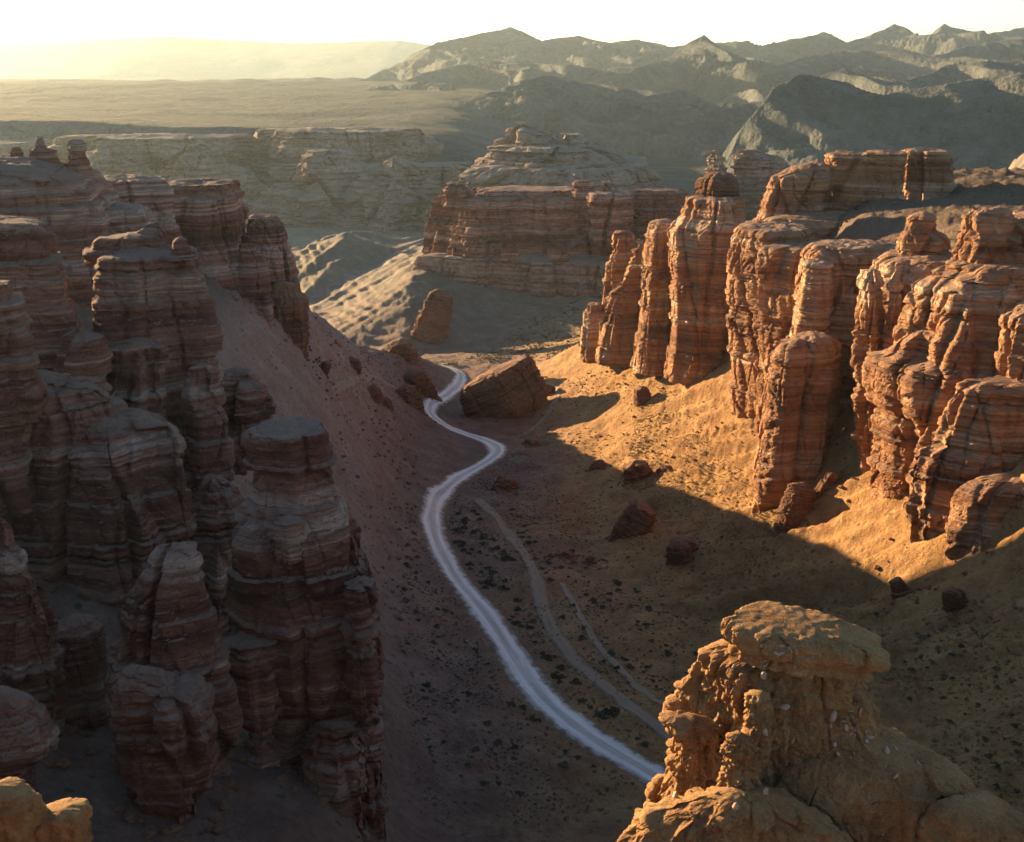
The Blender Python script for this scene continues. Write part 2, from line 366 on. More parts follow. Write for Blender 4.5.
TRAILS = [
 ('footpath', 1.5, [(478, 497), (505, 527), (535, 575), (542, 612), (560, 645), (598, 680), (640, 718), (676, 742)]),
 ('footpath', 1.0, [(520, 434), (535, 425), (550, 412), (559, 398), (557, 388), (548, 382)]),
 ('footpath', 0.9, [(562, 585), (575, 610), (600, 650), (640, 690), (680, 720)]),
 ('footpath', 1.0, [(330, 388), (350, 384), (366, 378), (385, 382), (400, 388)]),
]
def dist_line(x, y, L):
    d = np.full(x.shape, 1e9)
    for p, q in zip(L[:-3:3], L[3::3]):
        v = q - p; l2 = v @ v + 1e-9
        t = np.clip(((x - p[0]) * v[0] + (y - p[1]) * v[1]) / l2, 0, 1)
        d = np.minimum(d, np.hypot(x - p[0] - t * v[0], y - p[1] - t * v[1]))
    return d

RANGES = [  # ridge distance, skyline (px, py, distance), fall per metre in front
 (5200, [(-400, 88, 3600), (0, 88, 3700), (250, 86, 3900), (330, 83, 4050), (372, 77, 4250), (400, 62, 4550), (440, 42, 4850), (480, 33, 5050), (515, 27, 5200), (545, 40, 5150), (580, 36, 5300), (615, 42, 5150), (640, 38, 5300), (665, 46, 5150), (705, 44, 5200), (745, 40, 5200), (760, 45, 5100), (800, 38, 5200), (827, 32, 5350), (850, 42, 5150), (870, 36, 5200), (897, 23, 5400), (925, 38, 5150), (955, 22, 5450), (985, 34, 5250), (1024, 27, 5300), (1300, 20, 5200)], .16),
 (3700, [(-400, 118, 2700), (250, 106, 2800), (330, 97, 2900), (380, 88, 3050), (430, 72, 3300), (470, 62, 3500), (500, 60, 3600), (560, 64, 3350), (620, 72, 3300), (660, 60, 3500), (690, 42, 3650), (706, 34, 3750), (722, 44, 3700), (745, 58, 3600), (770, 66, 3450), (800, 58, 3550), (850, 50, 3700), (900, 50, 3700), (940, 54, 3550), (990, 42, 3700), (1024, 38, 3750), (1300, 30, 3700)], .17),
 (2350, [(-400, 160, 1600), (300, 132, 1750), (400, 114, 1950), (470, 98, 2120), (520, 80, 2280), (548, 75, 2360), (580, 82, 2380), (610, 84, 2350), (640, 95, 2250), (680, 88, 2350), (720, 108, 2200), (770, 96, 2250), (850, 68, 2400), (900, 80, 2300), (960, 64, 2400), (1024, 58, 2400), (1300, 55, 2300)], .19),
 (1650, [(-400, 300, 1150), (400, 280, 1150), (560, 260, 1200), (640, 235, 1300), (690, 205, 1400), (715, 172, 1450), (742, 122, 1520), (772, 88, 1580), (800, 74, 1640), (850, 82, 1660), (885, 95, 1600), (930, 84, 1640), (1024, 72, 1620), (1300, 66, 1600)], .36),
]
RNG = []
for Yr, pts, sl in RANGES:
    W = np.array([at_y(p[0], p[1], p[2] if len(p) > 2 else Yr) for p in pts]); RNG.append((Yr, W, sl))
def zfar(x, y):
    left = sstep(150, -250, x - .05 * y)
    base = -46 + 80 * left * sstep(1180, 1330, y + 40 * noise(x / 180, y / 180, 0, 5) + 0.10 * x) + (10 + 20 * left) * sstep(1400, 3600, y)
    base = base + 12 * fbm(x / 520, y / 420, 0.2, 5, 41, .45) * sstep(900, 1500, y)
    wx = x + 60 * fbm(x / 400, y / 500, 0, 4, 77); wy = y + 260 * fbm(x / 700, y / 700, 0.7, 3, 78)
    h = base
    for k, (Yq, W, sl) in enumerate(RNG):
        q = Yq / 2400; Yr = np.interp(x, W[:, 0], W[:, 1]) + 70 * q * fbm(x / (170 * q), .5, k, 3, 300); rx, rz = W[:, 0], W[:, 2]
        q = Yq / 2400; xs = wx * .85 + wy * .5
        sp1 = ridged(xs / (240 * q), wy / (1300 * q), .3 + k, 4, 91 + k, .5)          # spurs running down from the crest
        sp2 = ridged(xs / (80 * q) + .3 * sp1, wy / (300 * q), .8 + k, 4, 95 + k, .55)
        sp4 = ridged(wx / (150 * q), wy / (150 * q), 1.7 + k, 5, 191 + k, .56)
        zr = np.interp(x + 16 * q * noise(x / (70 * q), y / (200 * q), 3.3, 5), rx, rz)
        d = np.abs(y - Yr + 0.30 * (wy - y))
        f = np.where(y < Yr, sl, sl * 1.3)
        fade = np.clip(d / (170 * q), 0, 1) 
        hh = zr - f * d * (1 - .20 * (sp1 - .6)) + fade * (44 * q * np.minimum(sp1 - 1.15, .05) + 18 * q * np.minimum(sp2 - 1.0, .15) + 20 * q * np.minimum(sp4 - 1.0, .1)) - (1 - fade) * 2.0 * q * (1 - sp2)
        h = np.maximum(h, hh)
    rg2 = ridged(x / 130, y / 160, 0.5, 3, 99, .5)
    for px, py, Yc, sl in [(120, 80, 4600, .1), (165, 79, 4500, .12), (212, 79, 4600, .12), (246, 78, 4500, .13), (285, 78, 4700, .12), (302, 78, 4600, .12), (318, 77, 4600, .13), (352, 77, 4500, .13), (60, 80, 4700, .1), (10, 79, 4900, .1)]:
        cx, cy_, cz = at_y(px, py, Yc)
        h = np.maximum(h, cz - sl * np.sqrt((x - cx) ** 2 + (y - cy_) ** 2 + 400) * (1 + .2 * rg2) + 2)
    return h
def ground_z(x, y, detail=True):
    x = np.asarray(x, float); y = np.asarray(y, float)
    x, y = np.atleast_1d(x), np.atleast_1d(y)
    zn = tab(x, np.clip(y, 0, 1000))
    r = np.hypot(x, y)
    if detail:
        dr = np.full(x.shape, 99.0); nr = (y > 90) & (y < 480) & (np.abs(x) < 75)
        if nr.any(): dr[nr] = dist_line(x[nr], y[nr], ROAD)
        m = sstep(3.5, 9, dr)
        sl = sstep(8, 30, np.abs(x)) 
        n = 1.1 * fbm(x / 22, y / 22, 0.3, 5, 21) + .35 * fbm(x / 3.5, y / 3.5, .1, 4, 25)
        gul = ridged((x + .25 * y) / 60, (y * .9 + x * .62) / 9.5, 0.2, 3, 33, .5)        # ribs running down the right-hand slope
        n = n + sstep(22, 44, x) * sstep(110, 150, y) * (2.3 + 1.0 * sstep(190, 140, y)) * (gul - .7) + sstep(18, 40, x) * .35 * (ridged((x + .25 * y) / 22, (y * .9 + x * .62) / 2.6, 0.6, 3, 37, .55) - .7)
        gl = ridged((x - y * .5) / 60, (y * .8 - x * .7) / 11, 0.9, 3, 39, .5)
        n = n + sstep(-20, -40, x) * .7 * (gl - .7)
        zt = (zn + 1.5 * noise(x / 30, y / 30, .4, 44)) / 3.2
        n = n + sstep(-16, -34, x) * sstep(.0, .5, noise(x / 26, y / 26, .8, 45) + .25) * 1.7 * (np.floor(zt) + sstep(.25, .6, zt - np.floor(zt)) - zt)
        far = sstep(470, 640, y)
        gg = ridged((.93 * x - .36 * y) / 62 + .3 * noise(x / 60, y / 60, .2, 63), (.36 * x + .93 * y) / 300, .4, 3, 61, .4)
        n = n * m + far * (11 * (gg - .9)) * sstep(60, 130, np.abs(x - 40))
        zn = zn + n
    k = sstep(820, 1020, y)
    if np.any(k > 0):
        zf = np.zeros(x.shape); q = k > 0; zf[q] = zfar(x[q], y[q]); zn = zn * (1 - k) + zf * k
    return zn

def polar_sheet(name, az, rr, mat, kind='structure'):
    A, R = np.meshgrid(az, rr)
    X = R * np.sin(A); Y = R * np.cos(A)
    Z = ground_z(X, Y)
    V = np.stack([X, Y, Z], -1).reshape(-1, 3)
    me = mesh_np(name, V, grid_faces(len(rr), len(az))[:, ::-1])
    return tag(link(name, me, mat), kind=kind)
D = math.radians
az_main = np.concatenate([np.linspace(D(-100), D(-31), 120)[:-1], np.linspace(D(-31), D(31), 900), np.linspace(D(31), D(100), 80)[1:]])
rr = np.concatenate([np.linspace(2, 60, 60)[:-1], np.geomspace(60, 1080, 760)])
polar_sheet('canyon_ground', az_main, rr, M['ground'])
az_far = np.concatenate([np.linspace(D(-70), D(-30), 60)[:-1], np.linspace(D(-30), D(30), 1000), np.linspace(D(30), D(70), 60)[1:]])
rf = np.geomspace(1060, 9000, 560)
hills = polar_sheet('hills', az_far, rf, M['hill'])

def ribbon(name, L, width, mat, up, seed, label=None):
    t = np.gradient(L, axis=0); t /= np.linalg.norm(t, axis=1)[:, None] + 1e-9
    n = np.stack([-t[:, 1], t[:, 0]], 1); s = np.arange(len(L)) * 1.2
    K = 9; u = np.linspace(0, 1, K)
    wl = width * (1 + .22 * noise(s / 14, 0.5, seed, 5) + .14 * noise(s / 3, 1.5, seed, 6))
    off = (u[None] - .5) * 2 * wl[:, None]
    X = L[:, 0:1] + n[:, 0:1] * off; Y = L[:, 1:2] + n[:, 1:2] * off
    Z = ground_z(X, Y) + up; Z[:, 0] -= up * 1.6; Z[:, -1] -= up * 1.6
    V = np.stack([X, Y, Z], -1).reshape(-1, 3)
    me = mesh_np(name, V, grid_faces(len(L), K))
    uvl = me.uv_layers.new(name='UVMap'); vi = np.zeros(len(me.loops), np.int32); me.loops.foreach_get('vertex_index', vi)
    UU = np.stack([np.broadcast_to(u[None], X.shape), np.broadcast_to(s[:, None], X.shape)], -1).reshape(-1, 2)[vi]
    uvl.data.foreach_set('uv', np.ascontiguousarray(UU, np.float32).reshape(-1))
    me.flip_normals()
    return tag(link(name, me, mat), label, kind='structure')
ribbon('dirt_road', ROAD, 3.1, M['road'], .14, 1.0)
for i, (nm, wd, px) in enumerate(TRAILS):
    ribbon(nm, smooth_line(road_pts(px)), wd, M['trail'], .12, 3.3 + i)

# far pale mountain range behind everything
def far_range():
    pts = [(-500, 60), (-200, 50), (0, 46), (90, 40), (170, 36), (230, 40), (300, 43), (400, 40), (440, 46), (560, 60), (800, 66)]
    Yr = 12000; W = np.array([at_y(a, b, Yr) for a, b in pts])
    xs = np.linspace(W[0, 0], W[-1, 0], 300); ys = np.linspace(-2800, 2500, 60)
    X, Yy = np.meshgrid(xs, ys); zr = np.interp(X, W[:, 0], W[:, 2])
    Z = zr - np.abs(Yy) * .16 + 35 * fbm(X / 1300, Yy / 1800, 0, 5, 3) * np.clip(np.abs(Yy) / 900, .1, 1)
    V = np.stack([X, Yr + Yy, np.maximum(Z, -60)], -1).reshape(-1, 3)
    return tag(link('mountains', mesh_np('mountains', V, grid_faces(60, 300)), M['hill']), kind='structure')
far_range()
def plain():
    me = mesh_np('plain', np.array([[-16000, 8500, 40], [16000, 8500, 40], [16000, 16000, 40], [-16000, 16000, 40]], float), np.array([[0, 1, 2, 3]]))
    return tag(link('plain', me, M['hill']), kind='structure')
plain()

# ------------------------------------------------------------------ rock builder
def footprint(N, rot, power, seed, wob=.05, facets=None):
    """plan of a rock: an irregular polygon of flat faces; a low power gives a round boulder"""
    th = np.linspace(0, 2 * math.pi, N * 8, endpoint=False)
    g = np.random.default_rng(int(seed * 100))
    if power >= 3.1:
        if facets:
            nf = len(facets); ph = np.radians(np.array(facets, float) + g.uniform(-11, 11, nf)); hh = g.uniform(.88, 1.1, nf)
        else: nf = g.integers(5, 8); ph = rot + (np.arange(nf) + g.uniform(-.28, .28, nf)) * 2 * math.pi / nf; hh = g.uniform(.78, 1.12, nf)
        c = np.cos(th[:, None] - ph[None]); r = np.where(c > .12, hh[None] / np.maximum(c, .12), 9).min(1)
        kk = np.hanning(max(5, N // 6)); kk /= kk.sum(); r = np.convolve(np.pad(r, len(kk), 'wrap'), kk, 'same')[len(kk):-len(kk)]
    else:
        c, s_ = np.cos(th - rot), np.sin(th - rot); r = (np.abs(c) ** power + np.abs(s_) ** power) ** (-1 / power)
    r = r * (1 + wob * noise(np.cos(th) * 1.3 + seed, np.sin(th) * 1.3, seed * .37, 7) + wob * noise(np.cos(th) * 3.2, np.sin(th) * 3.2 + seed, .5, 9))
    x, y = r * np.cos(th), r * np.sin(th)
    d = np.hypot(np.diff(np.r_[x, x[0]]), np.diff(np.r_[y, y[0]])); cs = np.r_[0, np.cumsum(d)]
    q = np.linspace(0, cs[-1], N, endpoint=False)
    x = np.interp(q, cs, np.r_[x, x[0]]); y = np.interp(q, cs, np.r_[y, y[0]])
    x = (x - (x.max() + x.min()) / 2); y = (y - (y.max() + y.min()) / 2)
    return x / np.abs(x).max(), y / np.abs(y).max()
TALUS = []
def rock(name, rows, Y, depth, mat, parent=None, rot=.5, power=4.0, seed=1.0, res=.35, A=None, batter=0.0, dome=.35, extra=4.0, yoff=None, tilt=0.0):
    """rows: (py, left px, right px) as the rock shows at distance Y; depth: its thickness front to back"""
    a = dict(st=.44, joint=1.2, jw=10.5, block=.16, bs=2.6, fine=.13, rib=.95, k=1.0)
    if A: a.update(A)
    if a['k'] < 1 and 'lump' not in a:
        for q_ in ('rib', 'joint', 'block', 'fine'): a[q_] = a[q_] * (a['k'] if not A or q_ not in A else 1)
    R = []
    for py, xl, xr in rows:
        x0, _, z0 = at_y(xl, py, Y); x1, _, _z = at_y(xr, py, Y); R.append((z0, (x0 + x1) / 2, (x1 - x0) / 2))
    R.sort(); zb = R[0][0] - extra
    R = [(zb, R[0][1], R[0][2] * 1.04)] + R
    R = np.array(R); ztop = R[-1][0]; H = ztop - zb
    hwm = R[:, 2].max()
    per = 4 * (hwm + depth / 2) * .9
    N = int(np.clip(per / res, 40, 900)); Mz = int(np.clip(H / res * 1.4, 14, 520))
    cx, cyy = footprint(N, rot, power, seed, facets=a.get('facets', (188, 226, 275, 330, 30, 90, 140) if mat == 'red' else (205, 258, 312, 10, 70, 140) if mat == 'dusk' else None))
    z = np.linspace(zb, ztop, Mz); hw = np.interp(z, R[:, 0], R[:, 2]); xc = np.interp(z, R[:, 0], R[:, 1])
    hd = depth / 2 * (hw / hwm) ** .8
    # round the rim over
    e = min(1.0 * a['k'], H * .15); t = np.clip((z - (ztop - e)) / e, 0, 1); rim = 1 - .05 * t ** 3
    yc = batter * (z - zb) + (0 if yoff is None else np.interp(z, R[:, 0], np.r_[yoff[-1], yoff[::-1]]))
    X = xc[:, None] + (hw * rim)[:, None] * cx[None]; Yy = Y + yc[:, None] + (hd * rim)[:, None] * cyy[None]; Z = np.repeat(z[:, None], N, 1)
    # cap rings
    K = int(np.clip(min(hw[-1], hd[-1]) / res, 4, 60)); s = np.linspace(1, 0, K + 1)[1:]
    s[-1] = .02
    Xc = xc[-1] + (hw * rim)[-1] * cx[None] * s[:, None]; Yc = Y + yc[-1] + (hd * rim)[-1] * cyy[None] * s[:, None]
    Zc = ztop + dome * (1 - s[:, None] ** 2) + 0 * Xc
    X = np.r_[X, Xc]; Yy = np.r_[Yy, Yc]; Z = np.r_[Z, Zc]
    sw = np.r_[np.ones(Mz), s ** 1.5][:, None]; cw = np.r_[np.zeros(Mz), 1 - s][:, None]
    # outward directions
    tx = np.roll(cx, -2) - np.roll(cx, 2); ty = np.roll(cyy, -2) - np.roll(cyy, 2)
    nx = ty * max(depth / 2, .1); ny = -tx * max(hwm, .1); 
    nx, ny = ty * depth / 2, -tx * hwm
    ln = np.hypot(nx, ny) + 1e-9; nx /= ln; ny /= ln
    if tilt: Z = Z + tilt * (X - xc.mean())
    S_, zz = strata(X, Yy, Z)
    k = a['k']; sd_ = int(seed * 13) % 97
    wx = X + .5 * k * noise(X / (4 * k), Yy / (4 * k), Z / (12 * k), 51); wy = Yy + .5 * k * noise(X / (4 * k), Yy / (4 * k), Z / (12 * k) + 9, 52)
    d = a['st'] * S_
    q = a['jw'] * k
    f1, f2, idv = worley(wx / q, wy / q, Z / (q * 5), 60 + sd_)                       # big upright slabs parted by joints
    lo = 1 - .5 * np.clip((Z - zb) / H, 0, 1)
    d = d + a['rib'] * (idv - .5) * 2 * sstep(0, .10, f2 - f1) - a['joint'] * np.exp(-((f2 - f1) / .055) ** 2)
    q *= .42
    f1, f2, idv = worley(wx / q + 3.7, wy / q, zz / (q * 2.6), 66 + sd_)
    d = d + a['rib'] * .24 * (idv - .5) * 2 * sstep(0, .10, f2 - f1) - a['joint'] * .4 * np.exp(-((f2 - f1) / .06) ** 2)
    if a['block'] > 0:
        f1, f2, idv = worley(wx / (a['bs'] * k * .6), wy / (a['bs'] * k * .6), zz / (a['bs'] * .35 * k), 80 + sd_)
        d = d + a['block'] * (idv - .5) * 1.4 - a['block'] * .4 * np.exp(-((f2 - f1) / .07) ** 2)
    d = d + a['fine'] * fbm(X / (1.6 * k), Yy / (1.6 * k), Z / (1.1 * k), 4, 90, .55)
    if a.get('grit'): d = d + a['grit'] * fbm(X / .35, Yy / .35, Z / .35, 3, 101, .6)
    if a.get('lump'): d = d + a['lump'] * (1 if 'lumpx' not in a else .2 + .8 * sstep(.35, -.35, (X - xc.mean()) / hwm)) * ridged(X / (2.6 * k), Yy / (2.6 * k), Z / (5.5 * k), 3, 93, .5)
    d = d * sw
    X = X + nx[None] * d; Yy = Yy + ny[None] * d
    bump_z = a.get('capn', 1) * .9 * k * fbm(X / (5 * k), Yy / (5 * k), .3, 5, 95)
    Z = Z + cw ** .5 * bump_z * .7 * min(1, H / (8 * k)) + (1 - cw) * .10 * k * noise(X / k, Yy / k, Z / k, 99)
    if mat in ('red', 'dusk', 'boulder') and 60 < Y < 420: TALUS.append((X[3], Yy[3], nx, ny))
    V = np.stack([X, Yy, Z], -1).reshape(-1, 3)
    me = mesh_np(name, V, grid_faces(len(X), N, True), smooth=a.get('smooth', False))
    return link(name, me, M[mat], parent)
def thing_rock(name, label, cat, group, parts, mat='red', **kw):
    """parts: list of (part name, rows, Y, depth, overrides). One part -> one mesh; more -> an Empty with parts."""
    if len(parts) == 1:
        pn, rows, Y, dp, ov = parts[0]; k = dict(kw); k.update(ov)
        return tag(rock(name, rows, Y, dp, k.pop('mat', mat), **k), label, cat, group)
    e = empty(name, label, cat, group)
    for pn, rows, Y, dp, ov in parts:
        k = dict(kw); k.update(ov); rock(pn, rows, Y, dp, k.pop('mat', mat), parent=e, **k)
    return e

# ------------------------------------------------------------------ right-hand wall
GR = 'red sandstone towers along the sunlit right wall'
thing_rock('rock_tower', 'thick red banded tower at the right picture edge with a stubby knob on top', 'rock tower', GR, [
  ('column', [(262, 958, 1110), (274, 940, 1110), (288, 914, 1110), (300, 912, 1110), (356, 894, 1110), (362, 876, 1110), (406, 874, 1110), (414, 882, 1110), (540, 874, 1110), (590, 892, 1110)], 180, 26, {}),
  ('knob', [(209, 978, 1008), (216, 968, 1014), (240, 964, 1050), (266, 954, 1080)], 182, 12, dict(extra=2)),
  ('ledge', [(216, 1006, 1100), (264, 1000, 1100)], 186, 12, dict(extra=2)),
 ], seed=2.1, rot=.6)
thing_rock('rock_block', 'smooth maroon block leaning at the foot of the right edge tower', 'rock block', None, [
  ('block', [(480, 986, 1100), (490, 966, 1100), (505, 955, 1100), (560, 948, 1100), (592, 962, 1100)], 152, 12, dict(dome=1.0))], seed=3.3, rot=.9, power=3.2, A=dict(st=.2, block=.1))
thing_rock('rock_buttress', 'dark stepped buttress in front of the right edge tower', 'rock buttress', None, [
  ('column', [(382, 968, 1110), (392, 956, 1110), (420, 944, 1110), (444, 932, 1110), (452, 920, 1110), (519, 902, 1110), (578, 906, 1110)], 161, 14, {}),
  ('block', [(307, 1014, 1110), (318, 1004, 1110), (374, 998, 1110), (392, 996, 1110)], 165, 12, dict(extra=2))], seed=4.7, rot=.7)
thing_rock('rock_tower', 'tower with a slim pointed pinnacle, bright ribs down its sunlit left edge', 'rock tower', GR, [
  ('column', [(256, 888, 970), (264, 878, 970), (300, 873, 960), (362, 868, 940), (440, 862, 930), (530, 862, 920)], 205, 20, {}),
  ('pinnacle', [(213, 921, 928), (218, 914, 933), (232, 908, 938), (240, 902, 943), (250, 899, 947), (258, 892, 954)], 207, 8, dict(extra=2, dome=.3, res=.25)),
  ('rib', [(272, 862, 884), (330, 858, 884), (420, 856, 880), (520, 858, 882)], 196, 6, {}),
  ('rib', [(282, 884, 908), (340, 880, 908), (420, 876, 905)], 194, 5, {})], seed=5.2, rot=.8)
thing_rock('rock_tower', 'broad flat topped tower behind the free standing pillar', 'rock tower', GR, [
  ('column', [(244, 814, 884), (250, 809, 890), (262, 805, 896), (300, 800, 896), (339, 795, 896), (480, 790, 896)], 232, 24, {}),
  ('rib', [(262, 806, 830), (300, 802, 828), (345, 794, 824), (450, 788, 824)], 222, 8, {})], seed=6.6, rot=.5)
thing_rock('rock_pillar', 'free standing rounded pillar split in two on the sunlit slope below the wall', 'rock pillar', None, [
  ('column', [(336, 802, 834), (344, 794, 842), (400, 790, 843), (450, 785, 832), (500, 786, 818)], 213, 10, dict(dome=.9)),
  ('slab', [(342, 786, 806), (356, 774, 808), (420, 764, 802), (470, 757, 795), (500, 758, 790)], 212, 9, dict(dome=.8))], seed=7.1, rot=.6, power=3.2, res=.28, A=dict(st=.16))
thing_rock('rock_tower', 'narrow bright ribbed tower with two flat faces right of the main left column', 'rock tower', GR, [
  ('column', [(226, 737, 812), (238, 731, 814), (256, 729, 816), (263, 727, 816), (350, 727, 810), (414, 734, 806), (445, 736, 806)], 266, 24, {}),
  ('rib', [(266, 770, 816), (300, 767, 816), (360, 760, 812), (425, 751, 806), (455, 750, 806)], 250, 12, {})], seed=8.4, rot=.75)
thing_rock('rock_tower', 'tall square tower crowned by a dark red knob, left of the ribbed wall', 'rock tower', GR, [
  ('column', [(197, 684, 748), (214, 680, 748), (224, 672, 746), (230, 668, 736), (300, 668, 732), (362, 666, 730)], 308, 26, {}),
  ('knob', [(174, 704, 732), (180, 698, 738), (198, 692, 745)], 312, 14, dict(extra=2, mat='boulder', A=dict(st=.2)))], seed=9.2, rot=.6)
thing_rock('rock_tower', 'slender stepped tower squeezed against the square knob topped tower', 'rock tower', GR, [
  ('column', [(222, 648, 676), (230, 646, 676), (262, 640, 676), (355, 632, 674)], 325, 20, {}),
  ('shoulder', [(266, 628, 648), (290, 612, 648), (310, 604, 646), (350, 596, 642)], 340, 12, {})], seed=10.9, rot=.5)
thing_rock('rock_tower', 'lowest left end tower of the sunlit wall, above the pale footpath', 'rock tower', GR, [
  ('column', [(232, 613, 634), (258, 610, 636), (266, 604, 636), (300, 600, 640), (348, 594, 642)], 362, 16, {}),
  ('ledge', [(304, 584, 606), (348, 581, 612)], 358, 12, {}),
  ('spire', [(241, 637, 643), (250, 634, 645), (300, 626, 650)], 350, 7, {})], seed=11.3, rot=.7)
thing_rock('cliff', 'shadowed wall closing the recess behind the free standing pillar', 'cliff', None, [
  ('wall', [(246, 760, 980), (262, 756, 980), (480, 760, 960)], 250, 22, {})], seed=14.8, rot=.9)
thing_rock('cliff', 'banded cliff carrying the right wall on past the picture edge', 'cliff', None, [
  ('wall', [(225, 1090, 1420), (300, 1080, 1430), (420, 1075, 1430), (600, 1070, 1430)], 158, 26, dict(extra=8)),
  ('buttress', [(330, 1100, 1190), (450, 1090, 1200), (640, 1085, 1210)], 142, 10, dict(extra=8))], seed=51.2, rot=.4)
thing_rock('mesa', 'red mesa of cracked blocks standing on the right plateau', 'mesa', None, [
  ('block', [(166, 800, 832), (176, 775, 836), (196, 762, 832), (218, 757, 830)], 322, 16, dict(dome=1.2)),
  ('block', [(153, 830, 868), (170, 830, 868), (228, 826, 870)], 322, 15, {}),
  ('block', [(152, 866, 908), (170, 864, 906), (232, 860, 900)], 318, 15, {}),
  ('block', [(150, 902, 942), (168, 900, 946), (222, 896, 950)], 324, 17, {}),
  ('block', [(183, 930, 956), (194, 926, 962), (214, 920, 966)], 326, 14, {})], seed=12.5, rot=.45)
thing_rock('rock_ledge', 'low sloping rock ledge under the cracked red mesa', 'rock ledge', None, [
  ('l', [(214, 760, 1010), (226, 748, 1030), (250, 742, 1040)], 318, 40, dict(dome=1.5))], seed=13.1, rot=.1)
# ------------------------------------------------------------------ left-hand wall
GL = 'shaded sandstone towers of the left wall'
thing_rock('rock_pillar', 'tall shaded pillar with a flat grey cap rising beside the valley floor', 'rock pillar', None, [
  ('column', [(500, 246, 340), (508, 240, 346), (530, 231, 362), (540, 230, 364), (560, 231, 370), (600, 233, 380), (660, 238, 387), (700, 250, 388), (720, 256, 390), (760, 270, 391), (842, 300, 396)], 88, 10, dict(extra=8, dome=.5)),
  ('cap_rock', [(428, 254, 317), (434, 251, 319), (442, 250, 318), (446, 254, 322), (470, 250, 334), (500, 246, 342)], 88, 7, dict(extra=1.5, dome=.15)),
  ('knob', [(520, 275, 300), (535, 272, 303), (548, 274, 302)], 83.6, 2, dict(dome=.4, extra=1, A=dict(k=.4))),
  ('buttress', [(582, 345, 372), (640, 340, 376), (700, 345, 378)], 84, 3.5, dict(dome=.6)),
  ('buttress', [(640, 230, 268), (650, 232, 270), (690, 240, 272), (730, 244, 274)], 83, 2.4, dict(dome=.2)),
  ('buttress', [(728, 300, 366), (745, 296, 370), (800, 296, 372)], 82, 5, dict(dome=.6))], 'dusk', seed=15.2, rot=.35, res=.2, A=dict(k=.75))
thing_rock('rock_fin', 'leaning jagged fin of rock beside the tall flat capped pillar', 'rock fin', None, [
  ('fin', [(548, 158, 188), (562, 150, 192), (582, 135, 196), (602, 120, 202), (650, 112, 216), (700, 122, 232), (770, 140, 240)], 79, 5, {}),
  ], 'dusk', seed=16.4, rot=.7, res=.18, A=dict(k=.7))
thing_rock('rock_block', 'upright tilted block standing alone in the dark left hollow', 'rock block', None, [
  ('b', [(678, 110, 160), (692, 106, 190), (712, 110, 200), (760, 118, 205), (806, 128, 203)], 72, 4.6, dict(dome=.8))], 'dusk', seed=17.7, rot=.5, power=3.4, res=.16, A=dict(k=.6, st=.3))
thing_rock('rock_tower', 'narrow crumbling spire on the left picture edge above a round boulder', 'rock tower', GL, [
  ('spire', [(527, -16, 16), (545, -24, 22), (590, -30, 46), (630, -40, 58), (680, -52, 64), (720, -60, 64)], 78, 6, {})], 'dusk', seed=18.3, rot=.5, res=.18, A=dict(k=.7))
thing_rock('boulder', 'dark round boulder lying at the left picture edge under the narrow spire', 'boulder', None, [
  ('b', [(700, -40, 25), (720, -60, 50), (745, -60, 58), (768, -60, 30)], 67, 5, dict(dome=1))], 'dusk', seed=19.6, rot=.2, power=2.4, res=.18, A=dict(k=.6, st=.15, block=.2, joint=.3))
thing_rock('boulder', 'dark boulder wedged between the narrow spire and the leaning fin', 'boulder', None, [
  ('b', [(622, 62, 92), (640, 56, 100), (690, 50, 104)], 84, 4.5, dict(dome=.6))], 'dusk', seed=20.6, rot=.4, power=3, res=.2, A=dict(k=.6, st=.2))
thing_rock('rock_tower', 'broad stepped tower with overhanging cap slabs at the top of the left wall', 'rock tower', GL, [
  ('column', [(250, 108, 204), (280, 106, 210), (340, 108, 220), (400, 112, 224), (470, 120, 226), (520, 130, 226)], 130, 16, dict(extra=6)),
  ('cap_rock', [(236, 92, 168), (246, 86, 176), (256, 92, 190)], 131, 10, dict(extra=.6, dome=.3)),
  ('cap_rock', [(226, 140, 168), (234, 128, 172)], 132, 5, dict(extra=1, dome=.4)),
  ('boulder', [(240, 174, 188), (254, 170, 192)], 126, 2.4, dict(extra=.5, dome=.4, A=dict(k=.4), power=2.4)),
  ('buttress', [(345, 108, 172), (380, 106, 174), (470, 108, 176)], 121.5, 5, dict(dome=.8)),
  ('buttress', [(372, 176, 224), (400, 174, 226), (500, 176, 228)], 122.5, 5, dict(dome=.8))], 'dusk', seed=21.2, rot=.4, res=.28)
thing_rock('rock_tower', 'flat slab topped tower on the left picture edge, top tier of the left wall', 'rock tower', GL, [
  ('column', [(250, -60, 56), (300, -60, 66), (340, -60, 84), (400, -50, 100), (450, -40, 104)], 124, 16, dict(extra=6)),
  ('cap_rock', [(222, -60, 52), (236, -60, 62), (252, -60, 60)], 124, 15, dict(extra=.6, dome=.5)),
  ('buttress', [(334, 72, 92), (370, 62, 98), (420, 58, 104)], 117, 5, dict(dome=.6))], 'dusk', seed=22.9, rot=.3, res=.28)
thing_rock('rock_tower', 'thin pale edged column cut by the left picture edge', 'rock tower', GL, [
  ('c', [(284, -60, 10), (330, -60, 18), (400, -60, 34), (470, -60, 22)], 100, 8, {})], 'dusk', seed=23.4, rot=.6, res=.24)
